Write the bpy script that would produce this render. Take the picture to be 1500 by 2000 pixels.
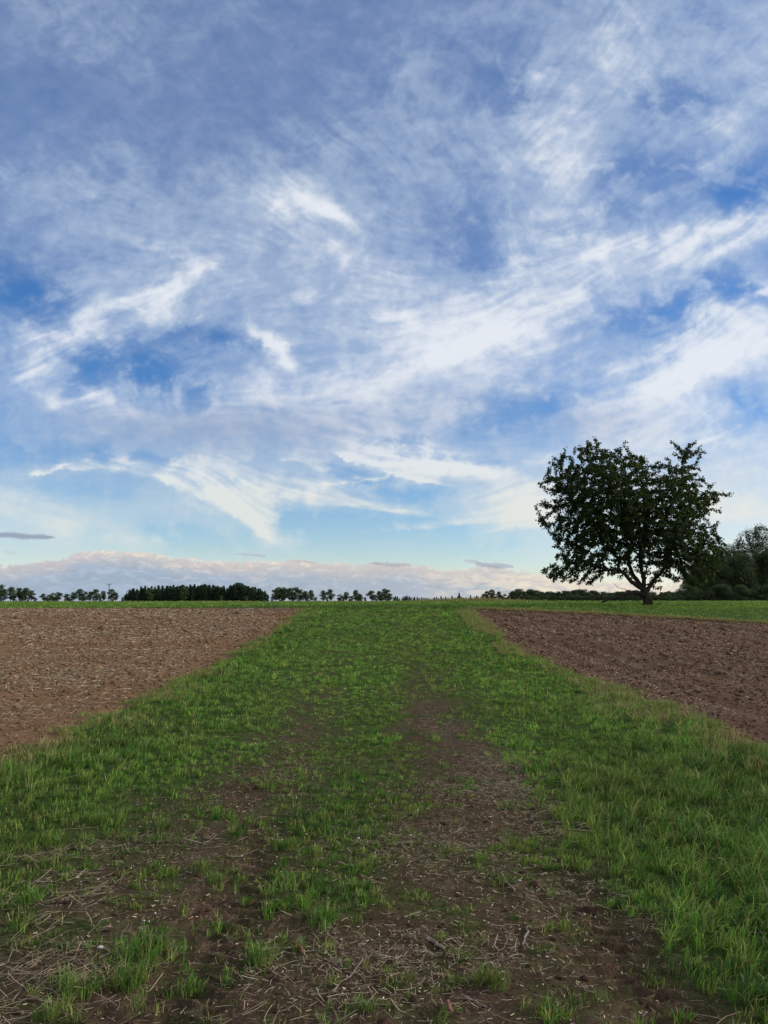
import bpy, math, random
import numpy as np
from mathutils import Vector

for _o in list(bpy.data.objects): bpy.data.objects.remove(_o)
SC = bpy.context.scene
COL = SC.collection
R = math.radians

# ---- camera, sky, sun, exposure -------------------------------------------
EYE = 1.55
cam_d = bpy.data.cameras.new('camera'); cam = bpy.data.objects.new('camera', cam_d); COL.objects.link(cam)
cam.location = (0, 0, EYE); cam.rotation_euler = (R(90)+math.atan(171/1502), 0, 0)
cam_d.sensor_fit = 'VERTICAL'; cam_d.sensor_height = 36.0; cam_d.lens = 36.0*1502/2000
cam_d.clip_start = .05; cam_d.clip_end = 40000
SC.camera = cam
SUN_AZ, SUN_EL = 82.0, 20.0                     # bearing to the right of the view, height above the horizon
w = bpy.data.worlds.new("World"); SC.world = w; w.use_nodes = True
nt = w.node_tree; nt.nodes.clear()
wo = nt.nodes.new('ShaderNodeOutputWorld'); bg = nt.nodes.new('ShaderNodeBackground'); sk = nt.nodes.new('ShaderNodeTexSky')
sk.sky_type = 'NISHITA'; sk.sun_disc = False; sk.sun_elevation = R(SUN_EL); sk.sun_rotation = R(SUN_AZ)
sk.altitude = 200; sk.air_density = 1.0; sk.dust_density = 0.0; sk.ozone_density = 6.0
tint = nt.nodes.new('ShaderNodeMix'); tint.data_type = 'RGBA'; tint.blend_type = 'MULTIPLY'; tint.inputs[0].default_value = 1
tc = nt.nodes.new('ShaderNodeTexCoord'); sx = nt.nodes.new('ShaderNodeSeparateXYZ'); mr = nt.nodes.new('ShaderNodeMapRange')
lo = nt.nodes.new('ShaderNodeMix'); lo.data_type = 'RGBA'; lo.inputs[6].default_value = (1.9, 1.6, 1.42, 1); lo.inputs[7].default_value = (.82, 1.22, 1.46, 1)
mr.inputs[1].default_value = .02; mr.inputs[2].default_value = .34; mr.interpolation_type = 'SMOOTHSTEP'
nt.links.new(tc.outputs['Generated'], sx.inputs[0]); nt.links.new(sx.outputs[2], mr.inputs[0]); nt.links.new(mr.outputs[0], lo.inputs[0]); nt.links.new(lo.outputs[2], tint.inputs[7])
nt.links.new(sk.outputs[0], tint.inputs[6]); nt.links.new(tint.outputs[2], bg.inputs[0]); nt.links.new(bg.outputs[0], wo.inputs[0])
bg.inputs[1].default_value = 0.065
sd = bpy.data.lights.new('sun', 'SUN'); sun = bpy.data.objects.new('sun', sd); COL.objects.link(sun)
sd.energy = 5.0; sd.angle = R(9); sd.color = (1.0, .90, .76)
sv = Vector((math.sin(R(SUN_AZ))*math.cos(R(SUN_EL)), math.cos(R(SUN_AZ))*math.cos(R(SUN_EL)), math.sin(R(SUN_EL))))
sun.rotation_euler = sv.to_track_quat('Z', 'Y').to_euler()
SC.view_settings.view_transform = 'Standard'; SC.view_settings.look = 'None'
SC.view_settings.exposure = 0.62; SC.view_settings.gamma = 1.0; SC.view_settings.use_curve_mapping = False
SC.cycles.max_bounces = 6; SC.cycles.diffuse_bounces = 3; SC.cycles.transparent_max_bounces = 12
SC.cycles.use_denoising = True

# ---- noise helpers -------------------------------------------------------
def _hash(ix, iy, seed):
    h = (ix.astype(np.int64)*374761393 + iy.astype(np.int64)*668265263 + seed*974634777) & 0xFFFFFFFF
    h = ((h ^ (h >> 13))*1274126177) & 0xFFFFFFFF
    h = ((h ^ (h >> 16))*2246822519) & 0xFFFFFFFF
    return (h ^ (h >> 15)) & 0xFFFFFFFF
def gnoise(x, y, seed=0):                       # gradient noise, about -1..1
    x = np.asarray(x, float); y = np.asarray(y, float)
    ix = np.floor(x); iy = np.floor(y); fx = x-ix; fy = y-iy
    u = fx*fx*fx*(fx*(fx*6-15)+10); v = fy*fy*fy*(fy*(fy*6-15)+10)
    def g(dx, dy):
        a = _hash(ix+dx, iy+dy, seed)*(2*np.pi/4294967296.0)
        return np.cos(a)*(fx-dx)+np.sin(a)*(fy-dy)
    n0 = g(0, 0)*(1-u)+g(1, 0)*u; n1 = g(0, 1)*(1-u)+g(1, 1)*u
    return (n0*(1-v)+n1*v)*1.5
def fbm(x, y, seed=0, octv=5, gain=.5, lac=2.03):
    s = 0; a = 1; t = 0
    for k in range(octv):
        s = s + a*gnoise(x*lac**k+17.3*k, y*lac**k-9.1*k, seed+k*13); t += a; a *= gain
    return s/t*1.4
def sstep(a, b, x):
    t = np.clip((x-a)/(b-a), 0, 1); return t*t*(3-2*t)
def bilin(grid, r, c):                          # sample a 2-D table at fractional rows / columns
    r = np.clip(r, 0, grid.shape[0]-1.001); c = np.clip(c, 0, grid.shape[1]-1.001)
    r0 = r.astype(int); c0 = c.astype(int); fr = r-r0; fc = c-c0
    return (grid[r0, c0]*(1-fr)*(1-fc)+grid[r0, c0+1]*(1-fr)*fc+grid[r0+1, c0]*fr*(1-fc)+grid[r0+1, c0+1]*fr*fc)
def lin(c):
    c = np.asarray(c, float)/255.0
    return np.where(c < .04045, c/12.92, ((c+.055)/1.055)**2.4)

# ---- the cloud cover, as a map over directions of the sky ------------------
COVER = np.array([   # how much thin cloud hangs in each direction; rows from high to low, columns from left to right
 [.34,.42,.36,.32,.30,.30,.24,.20,.26,.36,.36,.40,.55,.42,.42,.48],
 [.20,.30,.40,.36,.22,.24,.28,.24,.38,.34,.36,.46,.60,.55,.50,.60],
 [.14,.12,.18,.26,.22,.24,.28,.32,.52,.30,.34,.62,.60,.34,.46,.52],
 [.30,.34,.40,.34,.28,.34,.40,.42,.50,.45,.62,.74,.40,.36,.50,.30],
 [.38,.46,.48,.50,.52,.66,.62,.48,.42,.34,.46,.50,.40,.30,.28,.40],
 [.18,.36,.44,.48,.54,.58,.62,.58,.50,.36,.55,.68,.72,.74,.70,.42],
 [.20,.48,.62,.62,.58,.56,.60,.66,.74,.78,.74,.62,.50,.48,.52,.66],
 [.50,.50,.26,.22,.30,.54,.58,.66,.80,.86,.78,.58,.46,.66,.86,.84],
 [.46,.72,.80,.80,.80,.80,.76,.78,.80,.68,.48,.56,.78,.82,.66,.44],
 [.22,.26,.34,.42,.48,.46,.56,.54,.52,.42,.48,.58,.68,.70,.72,.74],
 [.52,.48,.34,.34,.36,.44,.24,.14,.12,.30,.52,.54,.60,.60,.66,.60],
 [.22,.20,.18,.14,.10,.06,.04,.04,.04,.06,.08,.10,.20,.30,.40,.40]])
STREAKS = [  # x0, y0, x1, y1, half width, strength (negative = a gap of blue)
 (520,350,640,405,30,.18),(560,385,690,432,20,.20),(600,402,672,428,9,.22),(1060,250,1130,325,45,.22),(1180,110,1260,150,40,.18),(1238,20,1262,60,14,.2),
 (1290,235,1400,250,16,.2),(1390,240,1500,190,20,.18),(1020,500,1250,470,28,.14),(1320,480,1500,405,26,.34),
 (1400,495,1500,452,11,.30),(1330,470,1500,420,10,.18),(1170,838,1330,740,26,.24),(1290,750,1400,690,26,.22),(1380,690,1500,620,30,.26),(1400,720,1500,680,20,.14),
 (520,770,760,745,30,.16),(820,650,1040,650,40,.16),(840,830,930,790,14,.2),(900,620,1180,560,30,.12),
 (50,740,90,690,20,.26),(0,650,110,672,26,.18),(110,690,210,652,26,.22),(210,652,320,596,34,.20),(280,585,380,545,34,.18),(60,630,200,600,30,.12),(70,770,105,800,10,.25),
 (508,658,560,690,12,.30),(530,672,572,706,14,.32),(500,655,530,668,9,.2),(150,752,205,775,9,.3),(170,775,260,800,10,.2),
 (72,924,128,909,6,.62,1),(0,925,70,915,12,.2),(150,914,230,918,9,.34,1),(230,918,320,940,10,.42,1),(320,940,400,975,22,.50,1),(400,975,460,1010,34,.60,1),(460,1010,512,1046,30,.66,1),
 (330,965,430,990,20,.2),(500,1046,528,1062,6,.40),(170,900,350,910,6,.30,1),(350,890,470,900,14,.22),
 (470,965,600,972,22,.34),(560,975,700,988,16,.55,1),(690,988,828,1008,13,.66,1),(590,940,680,960,16,.24),(700,1040,900,1024,6,.55,1),(890,1024,1060,1004,13,.50,1),
 (640,948,765,925,5,.5,1),(560,905,700,930,14,.34,1),(700,900,828,938,26,.66,1),(760,860,850,910,22,.34),(860,900,990,925,16,.36),(900,925,1060,975,22,.46),
 (930,985,1060,990,18,.34),(985,1034,1055,1024,15,.72,1),(1020,905,1060,895,10,.35),(1020,940,1060,950,12,.3),(0,985,140,1025,26,.34),(130,1035,220,1045,18,.25),(215,1052,305,1056,9,.40),
 (1370,870,1445,830,4,.3),(1380,990,1470,975,14,.3),(1400,1010,1500,990,10,.2),
 (850,700,1130,575,11,.22),(1150,505,1330,440,9,.22),(1200,725,1500,570,11,.26),(1230,790,1500,660,9,.24),(700,765,1000,650,13,.18),(150,625,380,540,9,.22),(1030,425,1180,400,9,.2),
 (500,335,565,425,10,.16),(975,300,1005,420,8,.14),(1340,335,1500,260,12,.24),(1010,200,1090,130,12,.2),(0,330,180,380,14,.16),(250,470,420,520,14,.16),(640,480,760,600,14,.16),(1180,420,1380,360,9,.22),
 (0,545,105,590,34,-.42),(140,745,180,715,20,-.34),(200,700,300,720,34,-.36),(280,740,400,770,24,-.36),(330,640,430,655,14,-.28),
 (430,660,510,680,12,-.2),(1430,380,1500,350,34,-.44),(1180,335,1330,325,20,-.30),(1250,195,1360,190,24,-.26),(1190,400,1290,440,16,-.2),
 (950,130,1010,190,34,-.2),(900,440,960,500,44,-.20),(1400,545,1500,580,22,-.42),(1180,620,1330,600,24,-.28),(1290,590,1440,570,24,-.26),
 (720,858,830,865,16,-.36),(920,825,1060,800,20,-.32),(1050,790,1150,770,14,-.2),(640,915,720,935,10,-.36),(700,935,860,975,20,-.34),
 (860,900,960,905,10,-.2),(0,880,200,880,14,-.26),(190,892,370,895,10,-.34),(390,940,540,965,12,-.2),(560,1025,980,1060,26,-.34),
 (300,1035,470,1070,22,-.3),(1440,780,1500,815,18,-.3),(90,945,240,965,14,-.2),(530,1000,680,1040,20,-.25),(1060,440,1180,450,8,-.14)]
FLOW = [  # px, py, direction of the fibres in degrees (0 = along the horizon, + = rising to the right)
 (150,100,-30),(150,300,-35),(400,270,-40),(350,600,28),(80,600,20),(150,700,40),(600,400,-28),(300,900,-14),(450,1000,-30),
 (700,700,10),(700,900,-14),(700,990,-8),(950,1000,6),(950,650,18),(900,300,-50),(850,100,60),(1100,280,40),(1250,100,40),
 (1400,240,20),(1150,480,14),(1430,460,28),(1250,640,20),(1300,750,30),(1430,650,30),(1400,880,8),(100,1000,-10),(1050,850,-6),(200,450,-10),
 (980,450,-60),(550,550,5)]
BANK = np.array([(-400,1112),(0,1104),(60,1100),(115,1096),(150,1080),(215,1076),(290,1082),(350,1092),(420,1098),(500,1100),
 (560,1096),(640,1100),(700,1104),(740,1098),(800,1104),(860,1112),(905,1114),(950,1104),(1000,1112),(1050,1122),(1100,1130),
 (1200,1136),(1300,1142),(1400,1122),(1500,1112),(1900,1120)], float)
def cloud_field(X, Y):
    """X, Y: regular grid of sightings (rows of constant bearing step).  Returns cover 0..1 and colour."""
    ny, nx = X.shape
    wx = 60*fbm(X/190, Y/140, 3, 5, .55); wy = 46*fbm(X/190, Y/140, 9, 5, .55)
    Xw = X+wx+12*fbm(X/48, Y/38, 21, 4, .6); Yw = Y+wy*.8+9*fbm(X/48, Y/38, 22, 4, .6)
    base = bilin(COVER, Yw/100, Xw/100)
    # smooth the table so its cells do not show
    base = .5*base+.25*bilin(COVER, (Yw+40)/100, (Xw+40)/100)+.25*bilin(COVER, (Yw-40)/100, (Xw-40)/100)
    # fibres: noise smeared along the local wind
    num = 0; den = 0
    for px, py, a in FLOW:
        w = 1/(((X-px)**2+(Y-py)**2*1.4)+60**2)**1.5
        num = num+w*np.exp(2j*np.radians(a)); den = den+w
    ang = np.angle(num/den)/2+.42*fbm(X/130, Y/100, 31, 3, .5)
    dx = np.cos(ang); dy = -np.sin(ang)
    sx = abs(X[0, 1]-X[0, 0]) if nx > 1 else 1
    jj, ii = np.meshgrid(np.arange(nx, dtype=float), np.arange(ny, dtype=float))
    rng = np.random.default_rng(5)
    n_f = rng.standard_normal((ny, nx)); n_m = fbm(X/11, Y/11, 41, 4, .62); n_c = fbm(X/34, Y/30, 47, 4, .6)
    gdx = dx; gdy = dy*1.0                       # grid columns run with X, rows run UP (Y falls)
    def lic(src, steps, ds):
        out = src.copy(); tot = 1.0
        for sgn in (1, -1):
            r = ii.copy(); c = jj.copy()
            for k in range(steps):
                r0 = np.clip(r, 0, ny-1).astype(int); c0 = np.clip(c, 0, nx-1).astype(int)
                c = c+sgn*gdx[r0, c0]*ds; r = r-sgn*gdy[r0, c0]*ds
                w = 1-(k+1)/(steps+1.0)
                out += w*bilin(src, r, c); tot += w
        return out/tot
    fine = lic(n_f, 14, 1.0); fine /= fine.std()
    mid = lic(n_m, 15, 1.8); mid /= mid.std()
    coarse = lic(n_c, 10, 3.2); coarse /= coarse.std()
    puff = fbm((X+wx*.5)/70, (Y+wy*.5)/52, 77, 6, .62)
    d = base.copy()
    # streaks are pushed about less, so their edges stay crisp low in the sky
    k = sstep(1060, 820, Y)
    Xs = X+(.25+.55*k)*wx*.6+(1.2*mid+8*fbm(X/30, Y/24, 55, 4, .6))*(.25+.75*k); Ys = Y+(.12+.5*k)*wy*.6+(.5*mid+6*fbm(X/30, Y/20, 56, 4, .6))*(.2+.8*k)
    for st in STREAKS:
        x0, y0, x1, y1, w, a = st[:6]; vx, vy = x1-x0, y1-y0; L = np.hypot(vx, vy)
        t = np.clip(((Xs-x0)*vx+(Ys-y0)*vy)/L**2, 0, 1)
        ww = w*(1.5-.35*np.abs(2*t-1))
        if len(st) > 6:                          # crisp on its lower side, feathered above
            below = ((Xs-x0)*(-vy)+(Ys-y0)*vx)/L*st[6] > 0
            ww = np.where(below, 3.2, w*1.7)
        q = np.hypot(Xs-x0-t*vx, Ys-y0-t*vy)/ww
        d += (a*(.80*np.clip(.80+.09*mid+.12*coarse+.03*fine, .15, 1.3) if len(st) > 6 else .66*np.clip(1+.05*mid+.10*coarse, .3, 1.5)) if a > 0 else a*.62*np.clip(1-2.2*puff, .2, 1.8))*np.exp(-q**2*.8)*(1+.35*puff)
    hi = sstep(900, 500, Y)
    amp = .30+.75*sstep(.05, .5, d)
    streaky = .35+.65*sstep(-.3, .5, fbm(X/140, Y/110, 90, 3))
    d = d+amp*(streaky*(.004*fine+.015*mid+.026*coarse)+.15*puff+.075*fbm((X+wx*.3)/24, (Y+wy*.3)/19, 79, 5, .6))
    a = np.clip(.04+.80*d+.10*sstep(.3, .8, d), 0, .96)*sstep(-.12, .22, d)
    veil = .33*sstep(800, 420, Y)*(.75+.25*puff)            # a milky film high up
    veil = veil*(1-.85*np.clip(sum(np.exp(-((X-p)/u)**2-((Y-q)/v)**2) for p, q, u, v in [(50,575,90,50),(1450,370,110,50)]), 0, 1))
    a = 1-(1-a)*(1-veil)
    t = sstep(.30, .82, d)
    c_thin = lin([156, 174, 208]); c_mid = lin([186, 203, 226]); c_thick = lin([232, 237, 244])
    col = c_thin*(1-sstep(.2, .55, d))[..., None]+(sstep(.2, .55, d)-sstep(.5, .95, d))[..., None]*c_mid+sstep(.5, .95, d)[..., None]*c_thick
    grey = np.exp(-((X-420)/360)**2-((Y-840)/52)**2)*.85+np.exp(-((X-900)/200)**2-((Y-790)/50)**2)*.3+np.exp(-((X-1150)/160)**2-((Y-830)/40)**2)*.5
    grey = np.clip(grey, 0, 1)[..., None]
    col = col*(1-grey)+lin([174, 184, 204])*grey
    warm = sstep(820, 1010, Y)[..., None]
    col = col*(1-warm)+warm*lin([226, 230, 226])
    glow = (sstep(800, 1100, Y)*sstep(850, 1300, X))[..., None]
    col = col*(1-.6*glow)+.6*glow*lin([246, 238, 226])
    # the bank of cumulus standing on the horizon
    top = np.interp(X, BANK[:, 0], BANK[:, 1])
    b1 = np.abs(fbm(X/20, Y/12, 61, 5, .58)); b2 = fbm(X/60, Y/20, 63, 3); b3 = fbm((X+14*b2)/40, (Y+9*b2)/9.5, 66, 6, .62)
    edge = top-13*(.40-b1)-6*b2
    inside = sstep(-1.5, 3.5, Y-edge)
    ragged = sstep(-.55, .10, b3+.5*b2+(Y-top)/16-.05+.25*sstep(700, 400, X))
    ab = inside*(.42+.58*ragged)*(.88-.15*sstep(600, 1300, X))
    depth = Y-edge
    up = np.abs(fbm(X/20, (Y+3.5)/12, 61, 5, .58))
    lit = np.clip(.45+3.4*(up-b1), 0, 1)
    rim = np.exp(-np.clip(depth, 0, 99)/9)*sstep(90, 180, X)*(1-.55*sstep(560, 700, X))
    spots = sstep(.10, .34, b3)*np.exp(-np.clip(depth, 0, 99)/34)*(.5+.5*sstep(120, 260, X))
    warmr = sstep(780, 1050, X)*sstep(1105, 1135, Y)*sstep(-.3, .4, b3+.2)
    cream = np.clip(rim*(.15+1.0*lit)+.55*spots+.75*warmr, 0, 1)[..., None]
    shade = sstep(0, 44, depth)[..., None]
    cb = lin([196, 190, 196])*(1-shade)+shade*lin([150, 172, 200])
    cb = cb*(1+.15*(b3[..., None]+b2[..., None]*.6))
    cb = cb*(1-cream)+cream*lin([248, 230, 208])
    pinkish = (.25+.75*sstep(330, 700, X)[..., None])*(1-shade*.6)*.40
    cb = cb*(1-pinkish)+pinkish*lin([214, 203, 196])
    A = 1-(1-a)*(1-ab)
    col = (col*(a*(1-ab))[..., None]+cb*ab[..., None])/np.maximum(A, 1e-4)[..., None]
    # small dark scraps of low cloud
    for x0, y0, x1, y1, w, s in [(-30,1043,105,1050,4.5,.85),(458,1081,522,1087,2.6,.6),(905,1095,940,1098,2.6,.6),(930,1101,1002,1106,4.2,.7),
                                 (5,1077,35,1081,2.4,.35),(720,1098,800,1104,3,.5),(560,1095,620,1098,2.2,.35)]:
        vx, vy = x1-x0, y1-y0; L = np.hypot(vx, vy)
        Yq = Y+2.6*b3+1.4*b2
        t = np.clip(((X-x0)*vx+(Yq-y0)*vy)/L**2, 0, 1)
        q = np.hypot(X-x0-t*vx, Yq-y0-t*vy)/(w*(1.5-.9*np.abs(2*t-1)**2))
        e = s*sstep(1.35, .5, q)
        A = 1-(1-A)*(1-e); col = col*(1-e)[..., None]+lin([132, 146, 174])*e[..., None]
    return np.clip(A, 0, 1), np.clip(col, 0, 1)
F_PX = 1502.0; HZ = 171.0                       # focal length and horizon drop of the photograph's lens, in its own pixels
PITCH = math.atan(HZ/F_PX)
def dir_to_px(az, el):                          # bearing / elevation (radians) -> sighting
    x = np.cos(el)*np.sin(az); y = np.cos(el)*np.cos(az); z = np.sin(el)
    yf = y*np.cos(PITCH)+z*np.sin(PITCH); zf = -y*np.sin(PITCH)+z*np.cos(PITCH)
    yf = np.maximum(yf, .2)
    return 750+F_PX*x/yf, 1000-F_PX*zf/yf
# ---- mesh / tag helpers -----------------------------------------------------
def mesh_np(name, V, T, mat=None, cols=None, smooth=False, attrs=None, mats=None):
    """V (n,3), T (m,k) faces of one size -> object data"""
    me = bpy.data.meshes.new(name)
    V = np.ascontiguousarray(V, np.float32); T = np.ascontiguousarray(T, np.int32); k = T.shape[1]
    me.vertices.add(len(V)); me.vertices.foreach_set('co', V.ravel())
    me.loops.add(T.size); me.loops.foreach_set('vertex_index', T.ravel())
    me.polygons.add(len(T)); me.polygons.foreach_set('loop_start', np.arange(0, T.size, k, dtype=np.int32))
    me.polygons.foreach_set('loop_total', np.full(len(T), k, np.int32))
    if smooth: me.polygons.foreach_set('use_smooth', np.ones(len(T), bool))
    me.update(calc_edges=True)
    if cols is not None:
        a = me.color_attributes.new('tone', 'FLOAT_COLOR', 'POINT')
        c = np.ones((len(V), 4), np.float32); c[:, :cols.shape[1]] = cols; a.data.foreach_set('color', c.ravel())
    for nm, arr in (attrs or {}).items():
        a = me.attributes.new(nm, 'FLOAT', 'POINT'); a.data.foreach_set('value', np.ascontiguousarray(arr, np.float32))
    for m in (mats or ([mat] if mat else [])): me.materials.append(m)
    return me
def obj(name, me, parent=None, loc=None):
    o = bpy.data.objects.new(name, me); COL.objects.link(o)
    if parent: o.parent = parent
    if loc is not None: o.location = loc
    return o
def tag(o, label=None, cat=None, group=None, kind=None):
    for k, v in (('label', label), ('category', cat), ('group', group), ('kind', kind)):
        if v: o[k] = v
    return o
def empty(name, loc, rz=0, s=1.0):
    o = bpy.data.objects.new(name, None); COL.objects.link(o); o.location = loc; o.rotation_euler = (0, 0, rz); o.scale = (s, s, s) if not hasattr(s, '__len__') else s
    o.empty_display_size = .3
    return o
def copy_thing(root):
    r = root.copy(); COL.objects.link(r)
    for ch in list(root.children):
        c = ch.copy(); COL.objects.link(c); c.parent = r
        for g in list(ch.children):
            d = g.copy(); COL.objects.link(d); d.parent = c
    return r

# ---- materials ----------------------------------------------------------------
class NT:
    def __init__(s, name):
        s.m = bpy.data.materials.new(name); s.m.use_nodes = True; s.t = s.m.node_tree; s.t.nodes.clear()
        s.out = s.n('OutputMaterial')
    def n(s, typ, **kw):
        x = s.t.nodes.new('ShaderNode'+typ)
        for k, v in kw.items(): setattr(x, k, v)
        return x
    def l(s, a, b): s.t.links.new(a, b)
    def noise(s, scale, detail=4, rough=.55, vec=None, dist=0):
        x = s.n('TexNoise'); x.inputs['Scale'].default_value = scale; x.inputs['Detail'].default_value = detail
        x.inputs['Roughness'].default_value = rough; x.inputs['Distortion'].default_value = dist
        if vec is not None: s.l(vec, x.inputs['Vector'])
        return x.outputs['Fac']
    def ramp(s, fac, stops, interp='LINEAR'):
        x = s.n('ValToRGB'); x.color_ramp.interpolation = interp; e = x.color_ramp.elements
        while len(e) < len(stops): e.new(.5)
        for k, (p, c) in enumerate(stops):
            e[k].position = p; e[k].color = (c[0], c[1], c[2], 1) if hasattr(c, '__len__') else (c, c, c, 1)
        s.l(fac, x.inputs[0]); return x.outputs[0]
    def mix(s, fac, a, b, mode='MIX'):
        x = s.n('Mix', data_type='RGBA', blend_type=mode)
        for inp, v in ((x.inputs[0], fac), (x.inputs[6], a), (x.inputs[7], b)):
            if hasattr(v, 'node'): s.l(v, inp)
            elif hasattr(v, '__len__'): inp.default_value = (v[0], v[1], v[2], 1)
            else: inp.default_value = v
        return x.outputs[2]
    def math(s, op, a, b=None, clamp=False):
        x = s.n('Math', operation=op, use_clamp=clamp)
        for inp, v in ((x.inputs[0], a), (x.inputs[1], b)):
            if v is None: continue
            if hasattr(v, 'node'): s.l(v, inp)
            else: inp.default_value = v
        return x.outputs[0]
    def attr(s, name, out='Color'): return s.n('Attribute', attribute_name=name).outputs[out]
    def pos(s): return s.n('NewGeometry').outputs['Position']
    def surface(s, col, rough=.9, bump=None, bstr=.5, bdist=.02, spec=.25, trans=0, tcol=None):
        p = s.n('BsdfPrincipled'); p.inputs['Roughness'].default_value = rough; p.inputs['Specular IOR Level'].default_value = spec
        if hasattr(col, 'node'): s.l(col, p.inputs['Base Color'])
        else: p.inputs['Base Color'].default_value = (*col, 1)
        if bump is not None:
            b = s.n('Bump'); b.inputs['Strength'].default_value = bstr; b.inputs['Distance'].default_value = bdist
            s.l(bump, b.inputs['Height']); s.l(b.outputs[0], p.inputs['Normal'])
        res = p.outputs[0]
        if trans:
            t = s.n('BsdfTranslucent'); c = tcol if tcol is not None else col
            if hasattr(c, 'node'): s.l(c, t.inputs[0])
            else: t.inputs[0].default_value = (*c, 1)
            mx = s.n('MixShader'); mx.inputs[0].default_value = trans; s.l(res, mx.inputs[1]); s.l(t.outputs[0], mx.inputs[2]); res = mx.outputs[0]
        s.l(res, s.out.inputs[0]); return s.m

def mat_blades(name, trans=.22, gain=(1, 1, 1)):
    t = NT(name); c = t.mix(1.0, t.attr('tone'), gain, 'MULTIPLY')
    tc = t.mix(1.0, c, (1.25, 1.2, .7), 'MULTIPLY')
    return t.surface(c, .65, trans=trans, tcol=tc, spec=.10)
def mat_soil(name, dark, mid, light, turf=None, straw=None):
    t = NT(name); P = t.pos()
    big = t.noise(.7, 3, .5, P); med = t.noise(6, 5, .6, P); fin = t.noise(55, 4, .65, P); grit = t.noise(190, 2, .6, P)
    f = t.math('ADD', t.math('MULTIPLY', med, .5), t.math('MULTIPLY', fin, .5))
    col = t.ramp(f, [(.30, dark), (.50, mid), (.68, light)])
    col = t.mix(t.ramp(big, [(.35, 0.0), (.7, .5)]), col, t.ramp(fin, [(.3, mid), (.7, light)]))
    col = t.mix(t.ramp(grit, [(.66, 0.0), (.74, .55)]), col, (light[0]*1.9, light[1]*1.9, light[2]*1.8))
    if straw is not None:                       # crumbs and shreds of straw too small to model
        vo = t.n('Mapping'); vo.inputs['Scale'].default_value = (26, 9, 9); vo.inputs['Rotation'].default_value = (0, 0, .5); t.l(P, vo.inputs[0])
        s1 = t.noise(1.0, 5, .75, vo.outputs[0], 1.5)
        m2 = t.n('Mapping'); m2.inputs['Scale'].default_value = (10, 30, 9); m2.inputs['Rotation'].default_value = (0, 0, -.3); t.l(P, m2.inputs[0])
        s2 = t.noise(1.0, 5, .75, m2.outputs[0], 1.5)
        k = t.math('MAXIMUM', t.ramp(s1, [(.56, 0.0), (.66, 1.0)]), t.ramp(s2, [(.56, 0.0), (.66, 1.0)]))
        k = t.math('MULTIPLY', k, t.math('MULTIPLY', t.attr('straw', 'Fac'), .85), True)
        col = t.mix(k, col, straw)
    if turf is not None:
        g = t.math('MULTIPLY', t.attr('turf', 'Fac'), t.ramp(fin, [(.25, .55), (.6, 1.0)]), True)
        gc = t.ramp(t.noise(28, 5, .7, P), [(.3, turf[0]), (.5, turf[1]), (.7, turf[2])])
        col = t.mix(g, col, gc)
    h = t.math('ADD', t.math('MULTIPLY', fin, .6), t.math('MULTIPLY', grit, .3))
    h = t.math('ADD', h, t.math('MULTIPLY', med, .8))
    return t.surface(col, .97, h, .85, .025, .03)

SOIL_D, SOIL_M, SOIL_L = (.022, .013, .009), (.056, .034, .023), (.115, .074, .052)
STRAW = (.36, .27, .17)
M = {}
M['ground'] = mat_soil('soil_and_turf', SOIL_D, SOIL_M, SOIL_L, turf=((.016, .022, .008), (.034, .064, .013), (.062, .130, .020)), straw=(.26, .20, .14))
M['field_l'] = mat_soil('tilled_soil_with_straw', (.066, .039, .021), (.146, .088, .049), (.25, .155, .086), straw=(.50, .35, .16))
M['field_r'] = mat_soil('tilled_soil', (.042, .024, .015), (.094, .055, .035), (.165, .102, .066), straw=(.34, .24, .14))
M['grass'] = mat_blades('grass_blades')
M['dry'] = mat_blades('dry_grass_blades', .2)
M['straw'] = mat_blades('straw_stalks', .08)
M['leaf'] = mat_blades('leaves', .30)
M['far_leaf'] = mat_blades('distant_leaves', .22)
_t = NT('bark'); _P = _t.pos(); _m = _t.n('Mapping'); _m.inputs['Scale'].default_value = (9, 9, 2.2); _t.l(_P, _m.inputs[0])
_n = _t.noise(1.6, 6, .65, _m.outputs[0]); M['bark'] = _t.surface(_t.ramp(_n, [(.3, (.014, .011, .009)), (.6, (.036, .028, .022)), (.8, (.065, .052, .042))]), .95, _n, .9, .04, .15)
_t = NT('grey_wood'); _n = _t.noise(14, 5, .65, _t.pos()); M['wood'] = _t.surface(_t.ramp(_n, [(.3, (.09, .07, .055)), (.7, (.24, .20, .16))]), .9, _n, .6, .003, .15)
_t = NT('red_wood'); _n = _t.noise(60, 5, .65, _t.pos()); M['redwood'] = _t.surface(_t.ramp(_n, [(.3, (.10, .045, .028)), (.7, (.24, .12, .075))]), .9, _n, .6, .003, .15)
_t = NT('pale_stone'); _n = _t.noise(40, 5, .6, _t.pos()); M['stone'] = _t.surface(_t.ramp(_n, [(.3, (.30, .27, .25)), (.7, (.55, .52, .49))]), .85, _n, .5, .003, .25)
_t = NT('weathered_pole'); _n = _t.noise(9, 4, .6, _t.pos()); M['pole'] = _t.surface(_t.ramp(_n, [(.3, (.05, .042, .036)), (.7, (.11, .095, .08))]), .9)
_t = NT('porcelain'); M['porcelain'] = _t.surface((.25, .20, .17), .3, spec=.5)
_t = NT('asphalt'); _n = _t.noise(60, 3, .6, _t.pos()); M['road'] = _t.surface(_t.ramp(_n, [(.3, (.045, .045, .047)), (.7, (.09, .09, .09))]), .9)

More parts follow.
